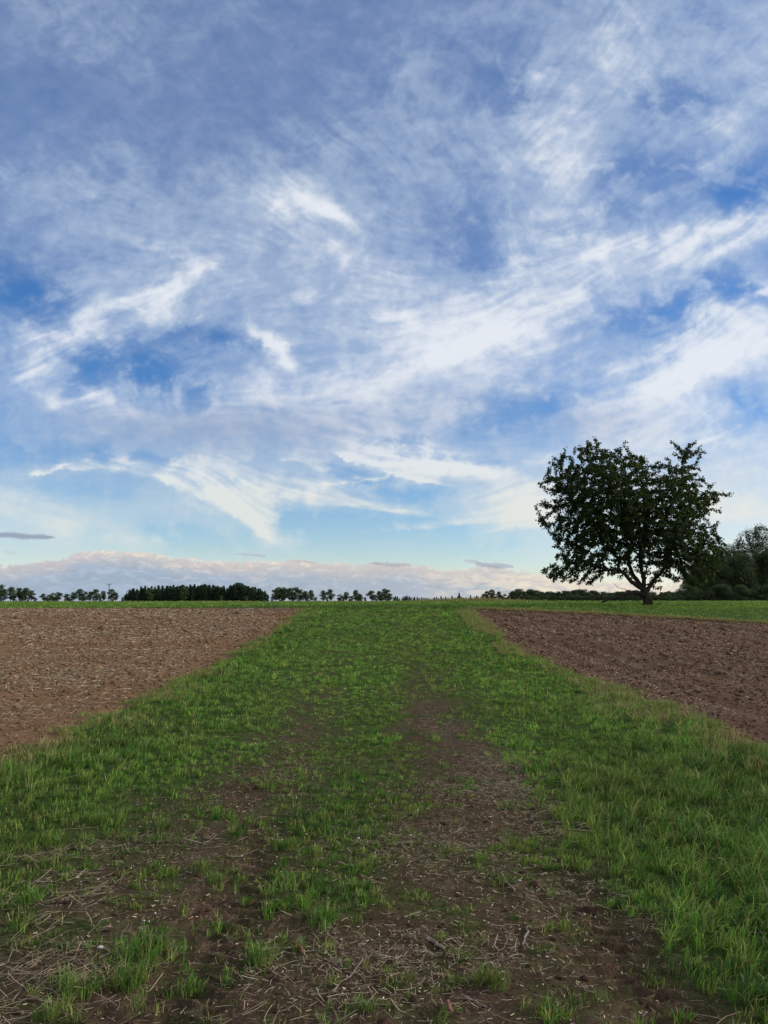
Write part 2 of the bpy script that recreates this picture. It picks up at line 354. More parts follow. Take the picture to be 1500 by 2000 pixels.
# ---- the sky dome carrying the high cloud ---------------------------------------
def build_sky():
    d = .078
    azd = np.arange(-45, 45+d/2, d); eld = np.arange(-.6, 44.0, d)
    az = np.concatenate([np.arange(-180, -46, 2.5), azd, np.arange(47.5, 180.1, 2.5)])
    el = np.concatenate([[-6, -2.5], eld, np.arange(46, 88, 3.), [89.9]])
    i0 = int(np.where(az == azd[0])[0][0]); j0 = 2
    AZ, EL = np.meshgrid(R(1)*az, R(1)*el)
    nA, nE = len(azd), len(eld)
    # outside the part in view: a broken veil of the same cloud, brightened round the veiled sun and behind to lift the light on the ground
    vx = np.cos(EL)*np.sin(AZ); vy = np.cos(EL)*np.cos(AZ); vz = np.sin(EL)
    q = 1/(np.maximum(vz, .04)+.12)
    n = fbm(vx*q*1.5+3, vy*q*1.5, 201, 4)
    A = np.clip(.58+.5*n, .1, .95)
    sun_v = (math.sin(R(SUN_AZ))*math.cos(R(SUN_EL)), math.cos(R(SUN_AZ))*math.cos(R(SUN_EL)), math.sin(R(SUN_EL)))
    cs = vx*sun_v[0]+vy*sun_v[1]+vz*sun_v[2]
    b = .70+.25*n+2.6*np.clip(cs, 0, 1)**5+.65*sstep(-.2, -.9, vy)
    C = np.stack([b*1.0, b*1.0, b*1.06], -1)
    px, py = dir_to_px(AZ[j0:j0+nE, i0:i0+nA], EL[j0:j0+nE, i0:i0+nA])
    a, c = cloud_field(px, py)
    ramp_a = sstep(0, 9, 45-np.abs(azd))[None, :]*sstep(0, 3.2, 44-eld)[:, None]
    sl = (slice(j0, j0+nE), slice(i0, i0+nA))
    A[sl] = a*ramp_a+A[sl]*(1-ramp_a); C[sl] = c*ramp_a[..., None]+C[sl]*(1-ramp_a[..., None])
    rad = 9000.0
    V = np.stack([vx, vy, vz], -1).reshape(-1, 3)*rad
    h_, w_ = AZ.shape; idx = np.arange(h_*w_).reshape(h_, w_)
    T = np.stack([idx[:-1, :-1], idx[1:, :-1], idx[1:, 1:], idx[:-1, 1:]], -1).reshape(-1, 4)
    t = NT('thin_cloud'); e = t.n('Emission'); e.inputs[1].default_value = CLOUD_GAIN; t.l(t.attr('tone'), e.inputs[0])
    tr = t.n('BsdfTransparent'); mx = t.n('MixShader'); t.l(t.attr('cover', 'Fac'), mx.inputs[0]); t.l(tr.outputs[0], mx.inputs[1]); t.l(e.outputs[0], mx.inputs[2]); t.l(mx.outputs[0], t.out.inputs[0])
    me = mesh_np('sky', V, T, t.m, cols=C.reshape(-1, 3), attrs={'cover': A.ravel()}, smooth=True)
    tag(obj('sky', me), kind='structure')
CLOUD_GAIN = 0.65
build_sky()

# ---- the lie of the land -------------------------------------------------------------
_ys = np.array([-50, 0, 8, 13, 17, 22, 28, 36, 42, 50, 60, 80, 120, 250, 420, 1000, 9000], float)
_zs = np.array([0, 0, 0, .02, .12, .33, .66, 1.07, 1.19, 1.29, 1.335, 1.29, 1.15, .65, .08, -2, -28], float)
_yy = np.linspace(-60, 200, 1301); _zz = np.convolve(np.interp(_yy, _ys, _zs), np.ones(25)/25, 'same')
def land(x, y):
    x = np.asarray(x, float); y = np.asarray(y, float)
    z = np.where(y < 180, np.interp(y, _yy, _zz), np.interp(y, _ys, _zs))
    z = np.where(y < -40, 0, z)
    z = z-.15*np.clip(x/15, 0, 1.3)*sstep(8, 20, y)*(1-sstep(31, 41, y))
    return z
def px_ground(px, py, it=6):                    # where a sight line meets the ground
    cp, sp = math.cos(PITCH), math.sin(PITCH)
    dx = (px-750)/F_PX; du = (1000-py)/F_PX
    dy = cp-du*sp; dz = sp+du*cp; z = 0
    for _ in range(it):
        t = (z-EYE)/dz; z = float(land(dx*t, dy*t))
    return dx*t, dy*t
EDGE_L = lambda y: -3.46+.17*gnoise(y*.45, 3.1, 301)+.14*gnoise(y*1.5, 1.1, 302)
def EDGE_R(y):
    return np.interp(y, [0, 7, 9.5, 11.5, 14, 17, 20, 26, 36, 40], [3.55, 3.66, 3.86, 3.88, 3.66, 3.42, 3.36, 3.55, 3.85, 4.5])+.16*gnoise(y*.55, 7.7, 303)+.14*gnoise(y*1.7, 2.1, 304)
def FAR_R(x): return np.interp(x, [3, 4.6, 8, 15, 22, 40], [38.4, 37.2, 35.2, 30.3, 26, 16])+.3*gnoise(x*.6, 1.3, 305)
def FAR_L(x): return 38.5+.25*gnoise(x*.5, 5.3, 306)
def in_field_l(x, y, m=0): return (x < EDGE_L(y)-m) & (y < FAR_L(x)-m)
def in_field_r(x, y, m=0): return (x > EDGE_R(y)+m) & (y < FAR_R(x)-m)

G_Y = np.array([2.4, 2.8, 3.3, 3.8, 4.4, 5.4, 7, 10, 14, 20, 30.])
G_X = np.arange(-3.0, 3.01, .5)
G_T = np.array([
 [.75,.68,.55,.40,.22,.14,.20,.16,.20,.75,1.0,1.0,1],
 [.75,.68,.52,.36,.20,.12,.22,.16,.14,.82,1.0,1.0,1],
 [.85,.75,.56,.36,.30,.22,.28,.20,.08,.90,1.0,1.0,1],
 [.95,.78,.55,.30,.08,.34,.28,.30,.20,.92,1.0,1.0,1],
 [1.0,.95,.72,.36,.26,.50,.44,.32,.58,1.0,1.0,1.0,1],
 [1.0,1.0,.90,.46,.34,.80,.60,.16,.30,1.0,1.0,1.0,1],
 [1.0,1.0,1.0,.66,.24,.66,.68,.32,.16,.90,1.0,1.0,1],
 [1.0,1.0,1.0,.66,.42,.90,.86,.16,.50,1.0,1.0,1.0,1],
 [1.0,1.0,1.0,.80,.66,.92,.88,.50,.60,.72,.95,1.0,1],
 [1.0,1.0,1.0,.88,.78,.95,.95,.74,.74,.84,1.0,1.0,1],
 [1.0,1.0,1.0,1.0,1.0,1.0,1.0,1.0,1.0,1.0,1.0,1.0,1]])
def cover(x, y):                                # how grassy the ground is at a point, 0..1
    yc = .9936*y-.175
    xx = x+.16*fbm(x*1.3, y*.9, 311, 3); yc2 = yc*(1+.06*fbm(x*1.1, y*.8, 312, 3))
    g = bilin(G_T, np.interp(yc2, G_Y, np.arange(len(G_Y))), (xx+3)/.5)
    g = g+(.46*fbm(x*1.9, y*1.5, 313, 4, .6)+.30*fbm(x*6.5, y*5, 314, 3, .6))*np.clip(1.25-g, .25, 1)
    return np.clip(g, 0, 1)
def turf_at(x, y):
    g = cover(x, y)
    out = (x < -3.0) | (x > 3.0) | (y > 30)
    return np.where(out, 1.0, g)
def micro(x, y, kind):                          # small relief
    if kind == 'path':
        z = .012*fbm(x*3.2, y*3.2, 321, 5, .6)+.006*fbm(x*17, y*17, 322, 4, .65)
        for cx, s in ((-.82, 1), (1.02, 1)):    # two wheel ruts with the print of the tyre lugs
            c = cx+.06*gnoise(y*.6, cx, 325); t = (x-c)/.20
            wv = np.exp(-t**4)*sstep(6.5, 4.2, y)*sstep(-.25, .35, gnoise(x*1.4, y*1.1, 326)+.45)
            lug = np.sin((y+.35*np.abs(x-c)+.02*gnoise(x*9, y*9, 327))*2*np.pi/.10)
            z = z-wv*(.034-.033*sstep(-.2, .6, lug)*(.6+.6*gnoise(x*9, y*8, 328)))
        return z
    if kind == 'left':
        return .028*fbm(x*1.1, y*1.6, 331, 3)+.024*np.abs(fbm(x*6.5, y*6.5, 332, 5, .66))*(.5+sstep(-.3, .5, gnoise(x*.5, y*.5, 334)))+.010*fbm(x*24, y*24, 333, 3, .6)-.01
    return (.020*fbm(x*1.3, y*1.3, 341, 3)+.032*np.abs(fbm(x*6.5, y*5.5, 342, 5, .66))+.012*fbm(x*22, y*22, 343, 3, .6)
            +.030*np.sin(x*2*np.pi/.75+1.2*gnoise(x*.8, y*.3, 344))*(.6+.5*gnoise(x*.4, y*.3, 345))-.015)
def full_z(x, y):
    fl = in_field_l(x, y); fr = in_field_r(x, y)
    path = ~(fl | fr)
    z = land(x, y)
    m = np.zeros_like(z)
    near = y < 75
    for sel, k in ((path & near, 'path'), (fl, 'left'), (fr, 'right')):
        if sel.any(): m[sel] = micro(x[sel], y[sel], k)
    # the sods stand a little proud of the tilled soil
    dl = x-EDGE_L(y); dr = EDGE_R(y)-x
    verge = path & (y < 38)
    m = m+np.where(verge, .035*np.maximum(np.exp(-np.clip(dl, 0, 9)**2/.12), np.exp(-np.clip(dr, 0, 9)**2/.12)), 0)
    return z+m
def build_ground():
    th = np.concatenate([np.arange(-180, -41, 6.), np.arange(-40, -31.9, .5), np.arange(-31.7, 31.71, .15), np.arange(32, 40.1, .5), np.arange(42, 174.1, 6.)])
    th = R(1)*th
    rr = [0.35, .8, 1.3, 1.8, 2.2]
    while rr[-1] < 62: rr.append(rr[-1]*1.0031)
    while rr[-1] < 130: rr.append(rr[-1]*1.02)
    while rr[-1] < 8600: rr.append(rr[-1]*1.12)
    rr = np.array(rr); TH, RR = np.meshgrid(th, rr)
    x = RR*np.sin(TH); y = RR*np.cos(TH)
    x = x.ravel(); y = y.ravel()
    z = full_z(x, y)
    nth = len(th); nr = len(rr); idx = np.arange(nth*nr).reshape(nr, nth)
    nx_ = np.roll(idx, -1, axis=1)
    F = np.stack([idx[:-1], nx_[:-1], nx_[1:], idx[1:]], -1).reshape(-1, 4)
    cx = x[F].mean(1); cy = y[F].mean(1)
    V = np.stack([x, y, z], -1)
    kl = in_field_l(cx, cy); kr = in_field_r(cx, cy)
    tf = turf_at(x, y)
    st = np.clip(.35+.9*fbm(x*.8, y*.8, 351, 4, .6), 0, 1)*(1-.6*tf)
    for px, py, r in ((950,1540,.5),(1070,1600,.4),(985,1500,.5),(820,1660,.4),(1100,1770,.3),(650,1870,.45),(330,1640,.4),(90,1780,.5),(880,1400,.6),(560,1430,.5),(700,1580,.35)):
        cx_, cy_ = px_ground(px, py); st = st+.75*np.exp(-((x-cx_)**2+(y-cy_)**2)/r**2)*(.6+.8*fbm(x*4, y*4, 356, 3))
    st = np.clip(st, 0, 1.2)
    stl = np.clip(.60+.85*fbm(x*.14, y*.30, 352, 3)+.5*fbm(x*.9, y*.9, 353, 3)+.012*(y-10), .1, 1)*np.clip((EDGE_L(y)-x)/1.5, .25, 1)
    stl = stl*(1-.5*np.exp(-((x+3.7+y*.02+.0*x)/2.0)**2))
    str_ = np.clip(.36+.5*fbm(x*.5, y*.25, 354, 3)+.35*fbm(x*1.2, y*1.2, 355, 3), .05, 1)
    for name, sel, mat, kd in (('ground', ~(kl | kr), M['ground'], st), ('ploughed_field', kl, M['field_l'], stl), ('ploughed_field.001', kr, M['field_r'], str_)):
        f = F[sel]; used, inv = np.unique(f, return_inverse=True)
        me = mesh_np(name, V[used], inv.reshape(f.shape), mat, smooth=True, attrs={'turf': tf[used], 'straw': kd[used]})
        tag(obj(name, me), kind='structure')
    # cap under the camera
    me = mesh_np('ground_cap', np.array([[-.6, -.6, -.03], [.6, -.6, -.03], [.6, .6, -.03], [-.6, .6, -.03]]), np.array([[0, 1, 2, 3]]), M['ground'], attrs={'turf': np.full(4, .2), 'straw': np.full(4, .2)})
    tag(obj('ground', me), kind='structure')
build_ground()

# ---- grass -----------------------------------------------------------------------
RNG = np.random.default_rng(11)
def blades(P, L, W, ang, lean, curl, col, tipcol=None):
    """P roots (n,3), L length, W width, ang heading, lean (radians from upright), curl extra droop at the tip, col (n,3)"""
    n = len(P); h = np.stack([np.cos(ang), np.sin(ang), np.zeros(n)], -1); s = np.stack([-np.sin(ang+.5), np.cos(ang+.5), np.zeros(n)], -1)
    up = np.array([0, 0, 1.0])
    def at(t, l): return h*(np.sin(l)*t)[:, None]+up*(np.cos(l)*t)[:, None]
    m = P+at(L*.52, lean); e = m+at(L*.48, lean+curl)
    V = np.stack([P-s*(W*.42)[:, None], P+s*(W*.42)[:, None], m-s*(W*.5)[:, None], m+s*(W*.5)[:, None], e], 1).reshape(-1, 3)
    b = (np.arange(n)*5)[:, None]
    T = np.concatenate([b+[0, 1, 3], b+[0, 3, 2], b+[2, 3, 4]], 1).reshape(-1, 3)
    tc = col if tipcol is None else tipcol
    C = np.stack([col, col, .5*(col+tc), .5*(col+tc), tc], 1).reshape(-1, 3)
    return V, T, C
class Pile:
    def __init__(s): s.V = []; s.T = []; s.C = []; s.n = 0
    def add(s, V, T, C): s.V.append(V.astype(np.float32)); s.T.append((T+s.n).astype(np.int32)); s.C.append(C.astype(np.float32)); s.n += len(V)
    def mesh(s, name, mat, smooth=False): return mesh_np(name, np.concatenate(s.V), np.concatenate(s.T), mat, cols=np.concatenate(s.C), smooth=smooth)
GREENS = np.array([[.040, .124, .016], [.064, .174, .024], [.098, .222, .036], [.026, .078, .018], [.150, .232, .054]])
DRY = np.array([[.34, .28, .12], [.42, .34, .16], [.26, .20, .10], [.24, .27, .09], [.20, .24, .07]])
def scatter_wedge(y0, y1, dens, half=.56, pad=.6, xmin=None, xmax=None):
    """random points over a wedge of ground opening away from the view point, dens per square metre at (x, y)"""
    ymid = (y0+y1)/2; xm = half*y1+pad; a = (y1-y0)*2*xm; n = int(a*dens)
    y = RNG.uniform(y0, y1, n); x = RNG.uniform(-xm, xm, n)
    k = np.abs(x) < half*y+pad
    if xmin is not None: k &= x > xmin
    if xmax is not None: k &= x < xmax
    return x[k], y[k]
def height_map(x, y):                           # sward height in metres
    h = .060+.030*fbm(x*.8, y*.6, 401, 3)
    right = sstep(.9, 1.7, x)*sstep(9, 4.6, y); h = h+.075*right
    h = h+.028*sstep(-1.9, -2.6, x)+.022*sstep(1.7, 2.6, x)
    h = h*np.where((np.abs(x) < 1.7) & (y < 14), .78, 1)
    tufts = sstep(.0, .6, fbm(x*2.6, y*2.2, 402, 3)); h = h*(.8+.85*tufts)
    return np.clip(h, .022, .2)
def sow(pile, x, y, per, spread, wid, hs=1.0, hmin=0, dry=.03, colmap=None, hfix=None):
    """tufts of `per` blades at each x, y"""
    n = len(x)
    if n == 0: return
    H = (height_map(x, y) if hfix is None else hfix*np.ones(n))*hs*RNG.uniform(.7, 1.3, n); H = np.maximum(H, hmin)
    base = GREENS[RNG.integers(0, len(GREENS), n)]*RNG.uniform(.8, 1.2, (n, 1))
    tone = fbm(x*.5, y*.35, 411, 3)[:, None]; tone2 = fbm(x*1.7, y*1.1, 412, 3)[:, None]
    base = base*(1+.28*tone+.20*tone2)*np.interp(y, [5, 14], [1, 1.32])[:, None]*np.array([1.14, 1.0, .95])
    yel = np.clip(.25+1.0*fbm(x*.9, y*.5, 413, 3), 0, 1)[:, None]*.32*np.where(np.abs(x) < 2.2, 1.25, .8)[:, None]
    base = base*(1-yel)+yel*np.array([.150, .155, .045])*(1+.2*tone)
    k = np.repeat(np.arange(n), per)
    a = RNG.uniform(0, 2*np.pi, n*per); r = spread*np.sqrt(RNG.uniform(0, 1, n*per))
    bx = x[k]+r*np.cos(a); by = y[k]+r*np.sin(a)
    bz = land(bx, by)+np.where(by < 40, .035*np.maximum(np.exp(-np.clip(bx-EDGE_L(by), -9, 9)**2/.12), np.exp(-np.clip(EDGE_R(by)-bx, -9, 9)**2/.12)), 0)-.006
    L = H[k]*RNG.uniform(.55, 1.25, n*per); W = wid*RNG.uniform(.6, 1.3, n*per)
    ang = a+RNG.normal(0, .7, n*per); wind = (RNG.uniform(0, 1, n*per) < .35); ang = np.where(wind, RNG.normal(-.4, .6, n*per), ang)
    lean = np.abs(RNG.normal(.30, .22, n*per))+np.clip(H[k]-.10, 0, .1)*5*RNG.uniform(0, 1, n*per); curl = RNG.uniform(.1, 1.0, n*per)*np.clip(L/.08, .3, 1.4)
    c = base[k]*RNG.uniform(.6, 1.45, (n*per, 1))
    d = RNG.uniform(0, 1, n*per) < dry; c[d] = DRY[RNG.integers(0, len(DRY), d.sum())]*.8
    tip = c*1.08; brown = RNG.uniform(0, 1, n*per) < .10; tip[brown] = np.array([.25, .19, .08])
    pile.add(*blades(np.stack([bx, by, bz], -1), L, W, ang, lean, curl, c, tip))
def build_grass():
    g = Pile()
    def on_path(x, y, m=-.05): return ~(in_field_l(x, y, m) | in_field_r(x, y, m))
    # near sward, thick where the map says so
    for y0, y1, dens, per, spread, wid in ((1.9, 5.2, 300, 16, .028, .0042), (5.2, 9, 200, 15, .032, .0050), (9, 15, 110, 13, .040, .0068), (15, 24, 66, 12, .055, .010), (24, 40, 34, 11, .08, .015)):
        x, y = scatter_wedge(y0, y1, dens, .56, .7, -4.1, 4.7)
        gg = turf_at(x, y); k = on_path(x, y) & (RNG.uniform(0, 1, len(x)) < sstep(.22, .80, gg)**1.15)
        sow(g, x[k], y[k], per, spread, wid)
        # a thin scatter of starved tufts on the worn ground
        k2 = on_path(x, y) & ~k & (RNG.uniform(0, 1, len(x)) < np.where(y < 8, .20, .08)+.25*gg)
        if y1 < 16: sow(g, x[k2], y[k2], 5, spread*.8, wid*.8, hs=.42, dry=.25)
    # clumps that stand out on the bare soil
    for px, py, r, n, hh in [(275,1868,.085,260,.10),(300,1850,.06,150,.11),(150,1935,.09,220,.10),(248,1925,.07,200,.11),(505,1882,.06,150,.10),(535,1780,.06,110,.07),
        (622,1800,.09,210,.10),(600,1770,.06,90,.08),(718,1700,.07,150,.075),(950,1925,.065,170,.09),(895,1870,.06,90,.05),(885,1668,.10,190,.055),(700,1735,.05,60,.05),(352,1780,.05,60,.05),
        (395,1700,.06,90,.09),(420,1720,.05,60,.07),(560,1655,.12,190,.06),(780,1922,.08,120,.055),(880,1918,.04,50,.05),(1080,1990,.08,140,.08),(700,1970,.06,90,.07),(475,1760,.04,50,.05),
        (370,1935,.05,70,.06),(1010,1650,.12,200,.06),(1130,1640,.05,60,.07),(1095,1815,.08,90,.05),(310,1620,.09,150,.12),(180,1610,.10,180,.12),(100,1990,.10,160,.09),(640,1930,.04,40,.05)]:
        cx, cy = px_ground(px, py)
        m = max(3, n//10); x = cx+RNG.normal(0, r*.5, m); y = cy+RNG.normal(0, r*.5, m)
        sow(g, x, y, 14, .022, .0030, hfix=hh*.90, dry=.08)
    for _ in range(150):                         # small weeds and sprigs all over the worn part
        y_ = RNG.uniform(2.9, 8); x_ = RNG.uniform(-2.1, 1.7); m = RNG.integers(2, 9); r = RNG.uniform(.015, .06)
        sow(g, x_+RNG.normal(0, r, m), y_+RNG.normal(0, r, m), 9, .016, .0032, hfix=RNG.uniform(.028, .07), dry=.10)
    # meadow beyond the right field and the strip beyond the left one
    for y0, y1, dens, per, wid, hh in ((24, 40, 26, 10, .013, .13), (38, 50, 17, 10, .019, .15), (50, 66, 9, 9, .028, .15), (66, 100, 3.2, 8, .05, .17)):
        x, y = scatter_wedge(y0, y1, dens, .55, 1.5)
        side = np.where(y < 38, (x > 4.0), True)
        k = side & ~(in_field_l(x, y, -.1) | in_field_r(x, y, -.1)) & ~((np.abs(y-74) < 4.2) & (x < 2))
        k &= ~((y < 38) & (x < EDGE_R(y)+.3))
        sow(g, x[k], y[k], per, .12+wid, wid, hfix=hh*(1-.35*(x[k] < 0)), dry=.035)
    # ragged green growth creeping into the tilled soil at the verges
    for side in (-1, 1):
        y = RNG.uniform(3, 38, 5200)**1.0; y = 3+35*RNG.uniform(0, 1, 5200)**1.7
        off = np.abs(RNG.normal(0, .22, len(y))); e = EDGE_L(y) if side < 0 else EDGE_R(y)
        x = e+side*off; k = fbm(x*1.5, y*1.2, 421, 3) > off-.25
        sow(g, x[k], y[k], 8, .05, .0045, hs=.9, dry=.25)
    tag(obj('grass', g.mesh('grass', M['grass'])), 'green grass covering the track between the tilled fields and the meadow under the tree', 'grass', kind='stuff')
    # bleached dry grass along both edges of the track and at the crest
    d = Pile()
    def dry_tufts(x, y, per, spread, wid, hh, lean=.35):
        n = len(x); k = np.repeat(np.arange(n), per); a = RNG.uniform(0, 2*np.pi, n*per); r = spread*np.sqrt(RNG.uniform(0, 1, n*per))
        bx = x[k]+r*np.cos(a); by = y[k]+r*np.sin(a); L = hh*RNG.uniform(.45, 1.3, n*per)
        c = DRY[RNG.integers(0, len(DRY), n*per)]*RNG.uniform(.55, 1.0, (n*per, 1))
        d.add(*blades(np.stack([bx, by, land(bx, by)+.02], -1), L, wid*RNG.uniform(.6, 1.3, n*per), a+RNG.normal(0, .9, n*per), np.abs(RNG.normal(lean, .3, n*per)), RNG.uniform(0, 1.1, n*per), c))
    y = 7+31*RNG.uniform(0, 1, 3600)**1.3; x = EDGE_R(y)-RNG.normal(.10, .22, len(y)); k = (gnoise(y*.35, .5, 431) > -.35+.5*np.abs(x-EDGE_R(y)))
    k &= RNG.uniform(0, 1, len(y)) < np.interp(y, [7, 9, 12, 16, 22, 37], [.20, .4, .5, .22, .6, .75])
    dry_tufts(x[k], y[k], 8, .07, .0055, .13)
    x = RNG.normal(3.55, .30, 260); y = RNG.normal(10.9, .8, 260); dry_tufts(x, y, 9, .06, .0045, .15, .9)
    y = 5+33*RNG.uniform(0, 1, 4400)**1.5; x = EDGE_L(y)+RNG.normal(.08, .18, len(y)); k = gnoise(y*.7, 4.5, 432) > .0
    k &= RNG.uniform(0, 1, len(y)) < np.interp(y, [5, 7, 14, 18, 37], [.3, .5, .5, .25, .3])
    dry_tufts(x[k], y[k], 5, .05, .0046, .11)
    x = RNG.uniform(4, 22, 2600); y = FAR_R(x)+RNG.normal(.0, .25, len(x)); dry_tufts(x, y, 7, .12, .012, .12)
    for cx, cy, sx, sy, n, hh in ((8.1, 69, 1.3, 1.2, 260, .40), (4.4, 69, .8, 1.0, 110, .28), (11.5, 69, 1.4, 1.0, 140, .26), (-6, 77, 26, 1.0, 700, .16), (4, 62, 7, 1.5, 60, .12)):
        dry_tufts(cx+RNG.normal(0, sx, n), cy+RNG.normal(0, sy, n), 9, .18, .03, hh, .3)
    tag(obj('dry_grass', d.mesh('dry_grass', M['dry'])), 'bleached dry grass fringing the edges of the tilled fields', 'dry grass', kind='stuff')
build_grass()

# ---- straw, clods ------------------------------------------------------------------
def stalks(pile, x, y, z, L, W, ang, tilt, col, bend=.25):
    """thin three-sided stalks in two segments"""
    n = len(x); u = np.stack([np.cos(ang)*np.cos(tilt), np.sin(ang)*np.cos(tilt), np.sin(tilt)], -1)
    s = np.stack([-np.sin(ang), np.cos(ang), np.zeros(n)], -1); up = np.cross(u, s)
    c0 = np.stack([x, y, z], -1); b = RNG.normal(0, bend, n)
    pts = [c0-u*(L*.5)[:, None], c0+s*(L*b*.3)[:, None], c0+u*(L*.5)[:, None]]
    rows = []
    for p in pts:
        for k in range(3):
            a = k*2*np.pi/3+.5
            rows.append(p+s*(W*.5*math.cos(a))[:, None]+up*(W*.5*math.sin(a))[:, None])
    V = np.stack(rows, 1).reshape(-1, 3); o = (np.arange(n)*9)[:, None]; T = []
    for seg in (0, 3):
        for k in range(3):
            a, b2 = seg+k, seg+(k+1) % 3; T += [o+[a, b2, b2+3], o+[a, b2+3, a+3]]
    T = np.concatenate(T, 1).reshape(-1, 3)
    pile.add(V, T, np.repeat(col, 9, axis=0))
STRAWS = np.array([[.52, .41, .26], [.34, .25, .16], [.62, .53, .37], [.20, .135, .08], [.44, .36, .26]])
def build_straw():
    s = Pile()
    def put(x, y, lmin, lmax, w, dim=1.0, tiltsd=.12, lift=.006, kind='path'):
        n = len(x); z = full_z(x, y)+lift
        L = RNG.uniform(lmin, lmax, n)*RNG.uniform(.5, 1, n); W = w*RNG.uniform(.6, 1.5, n)
        c = STRAWS[RNG.integers(0, 5, n)]*RNG.uniform(.55, 1.1, (n, 1))*dim
        stalks(s, x, y, z, L, W, RNG.uniform(0, np.pi, n), RNG.normal(0, tiltsd, n), c)
    # litter over the worn track
    for y0, y1, dens, wid in ((1.9, 5, 900, .0019), (5, 9, 420, .0028), (9, 15, 80, .0042)):
        x, y = scatter_wedge(y0, y1, dens, .56, .5, -3.6, 3.6)
        p = np.clip(.40+.75*fbm(x*1.6, y*1.4, 501, 4, .6), .05, 1)*(1-.80*sstep(.4, .9, turf_at(x, y)))
        k = RNG.uniform(0, 1, len(x)) < p
        put(x[k], y[k], .012, .055, wid, .85)
    # chopped chips, pale
    x, y = scatter_wedge(1.9, 7, 130, .56, .3, -2.2, 2.0); k = turf_at(x, y) < .6; put(x[k], y[k], .008, .028, .0045, 1.25)
    # long stalks in heaps on the left and in the pale mats on the track
    for px, py, rx, ry, n, lm in ((60,1760,.50,.30,230,.17),(150,1750,.3,.2,110,.15),(90,1880,.42,.16,240,.19),(190,1900,.2,.1,70,.16),(40,1960,.35,.20,170,.20),(170,1660,.40,.12,130,.16),(330,1640,.45,.12,120,.15),(60,1675,.20,.08,120,.17),
        (430,1640,.3,.12,60,.15),(640,1870,.6,.25,150,.12),(950,1540,.40,.40,1500,.07),(1075,1600,.3,.3,700,.07),(985,1490,.35,.4,1200,.07),(860,1660,.5,.35,900,.06),(760,1880,.6,.25,900,.06),(1080,1700,.3,.3,350,.06),(560,1500,.35,.4,350,.07),(860,1420,.3,.6,500,.08),(1110,1760,.3,.2,200,.09),(640,1960,.5,.2,120,.12),(900,1880,.5,.25,260,.08),(750,1640,.5,.3,160,.09)):
        cx, cy = px_ground(px, py); x = cx+RNG.normal(0, rx*.55, n); y = cy+RNG.normal(0, ry*.8, n)
        put(x, y, lm*.15, lm*1.2, .0024, .80, .20, .012)
    x, y = scatter_wedge(1.9, 7, 9, .56, .3, -3, 1.6); put(x, y, .10, .30, .0028, 1.0, .06, .010)
    tag(obj('straw_litter', s.mesh('straw_litter', M['straw'])), 'chopped straw and stalks lying on the bare soil of the track', 'straw', kind='stuff')
    s.V, s.T, s.C, s.n = [], [], [], 0
    f = s
    for y0, y1, dens, wid, ll in ((5, 12, 330, .0062, .15), (12, 20, 190, .0095, .20), (20, 39, 85, .016, .30)):
        x, y = scatter_wedge(y0, y1, dens, .56, 1.0, None, -3.3)
        p = np.clip(.50+.95*fbm(x*.14, y*.30, 352, 3)+.6*fbm(x*.9, y*.9, 353, 3)+.010*(y-10), .04, 1)*np.clip((EDGE_L(y)-x)/1.8, .10, 1)
        k = in_field_l(x, y, .03) & (RNG.uniform(0, 1, len(x)) < p)
        put(x[k], y[k], .04, ll, wid, 1.0, .16, .014)
        x, y = scatter_wedge(y0, y1, dens*.95, .56, 1.0, 3.2, None)
        p = np.clip(.40+.5*fbm(x*.5, y*.25, 354, 3)+.5*fbm(x*1.2, y*1.2, 355, 3), .03, 1)
        k = in_field_r(x, y, .03) & (RNG.uniform(0, 1, len(x)) < p)
        put(x[k], y[k], .03, ll*.55, wid*.9, 1.0, .2, .014)
    tag(obj('field_straw', f.mesh('field_straw', M['straw'])), 'pale straw strewn over the brown tilled fields on both sides', 'straw', kind='stuff')
build_straw()
PHI = (1+5**.5)/2
ICO_V = np.array([(-1, PHI, 0), (1, PHI, 0), (-1, -PHI, 0), (1, -PHI, 0), (0, -1, PHI), (0, 1, PHI), (0, -1, -PHI), (0, 1, -PHI), (PHI, 0, -1), (PHI, 0, 1), (-PHI, 0, -1), (-PHI, 0, 1)])/1.902
ICO_F = np.array([(0,11,5),(0,5,1),(0,1,7),(0,7,10),(0,10,11),(1,5,9),(5,11,4),(11,10,2),(10,7,6),(7,1,8),(3,9,4),(3,4,2),(3,2,6),(3,6,8),(3,8,9),(4,9,5),(2,4,11),(6,2,10),(8,6,7),(9,8,1)])
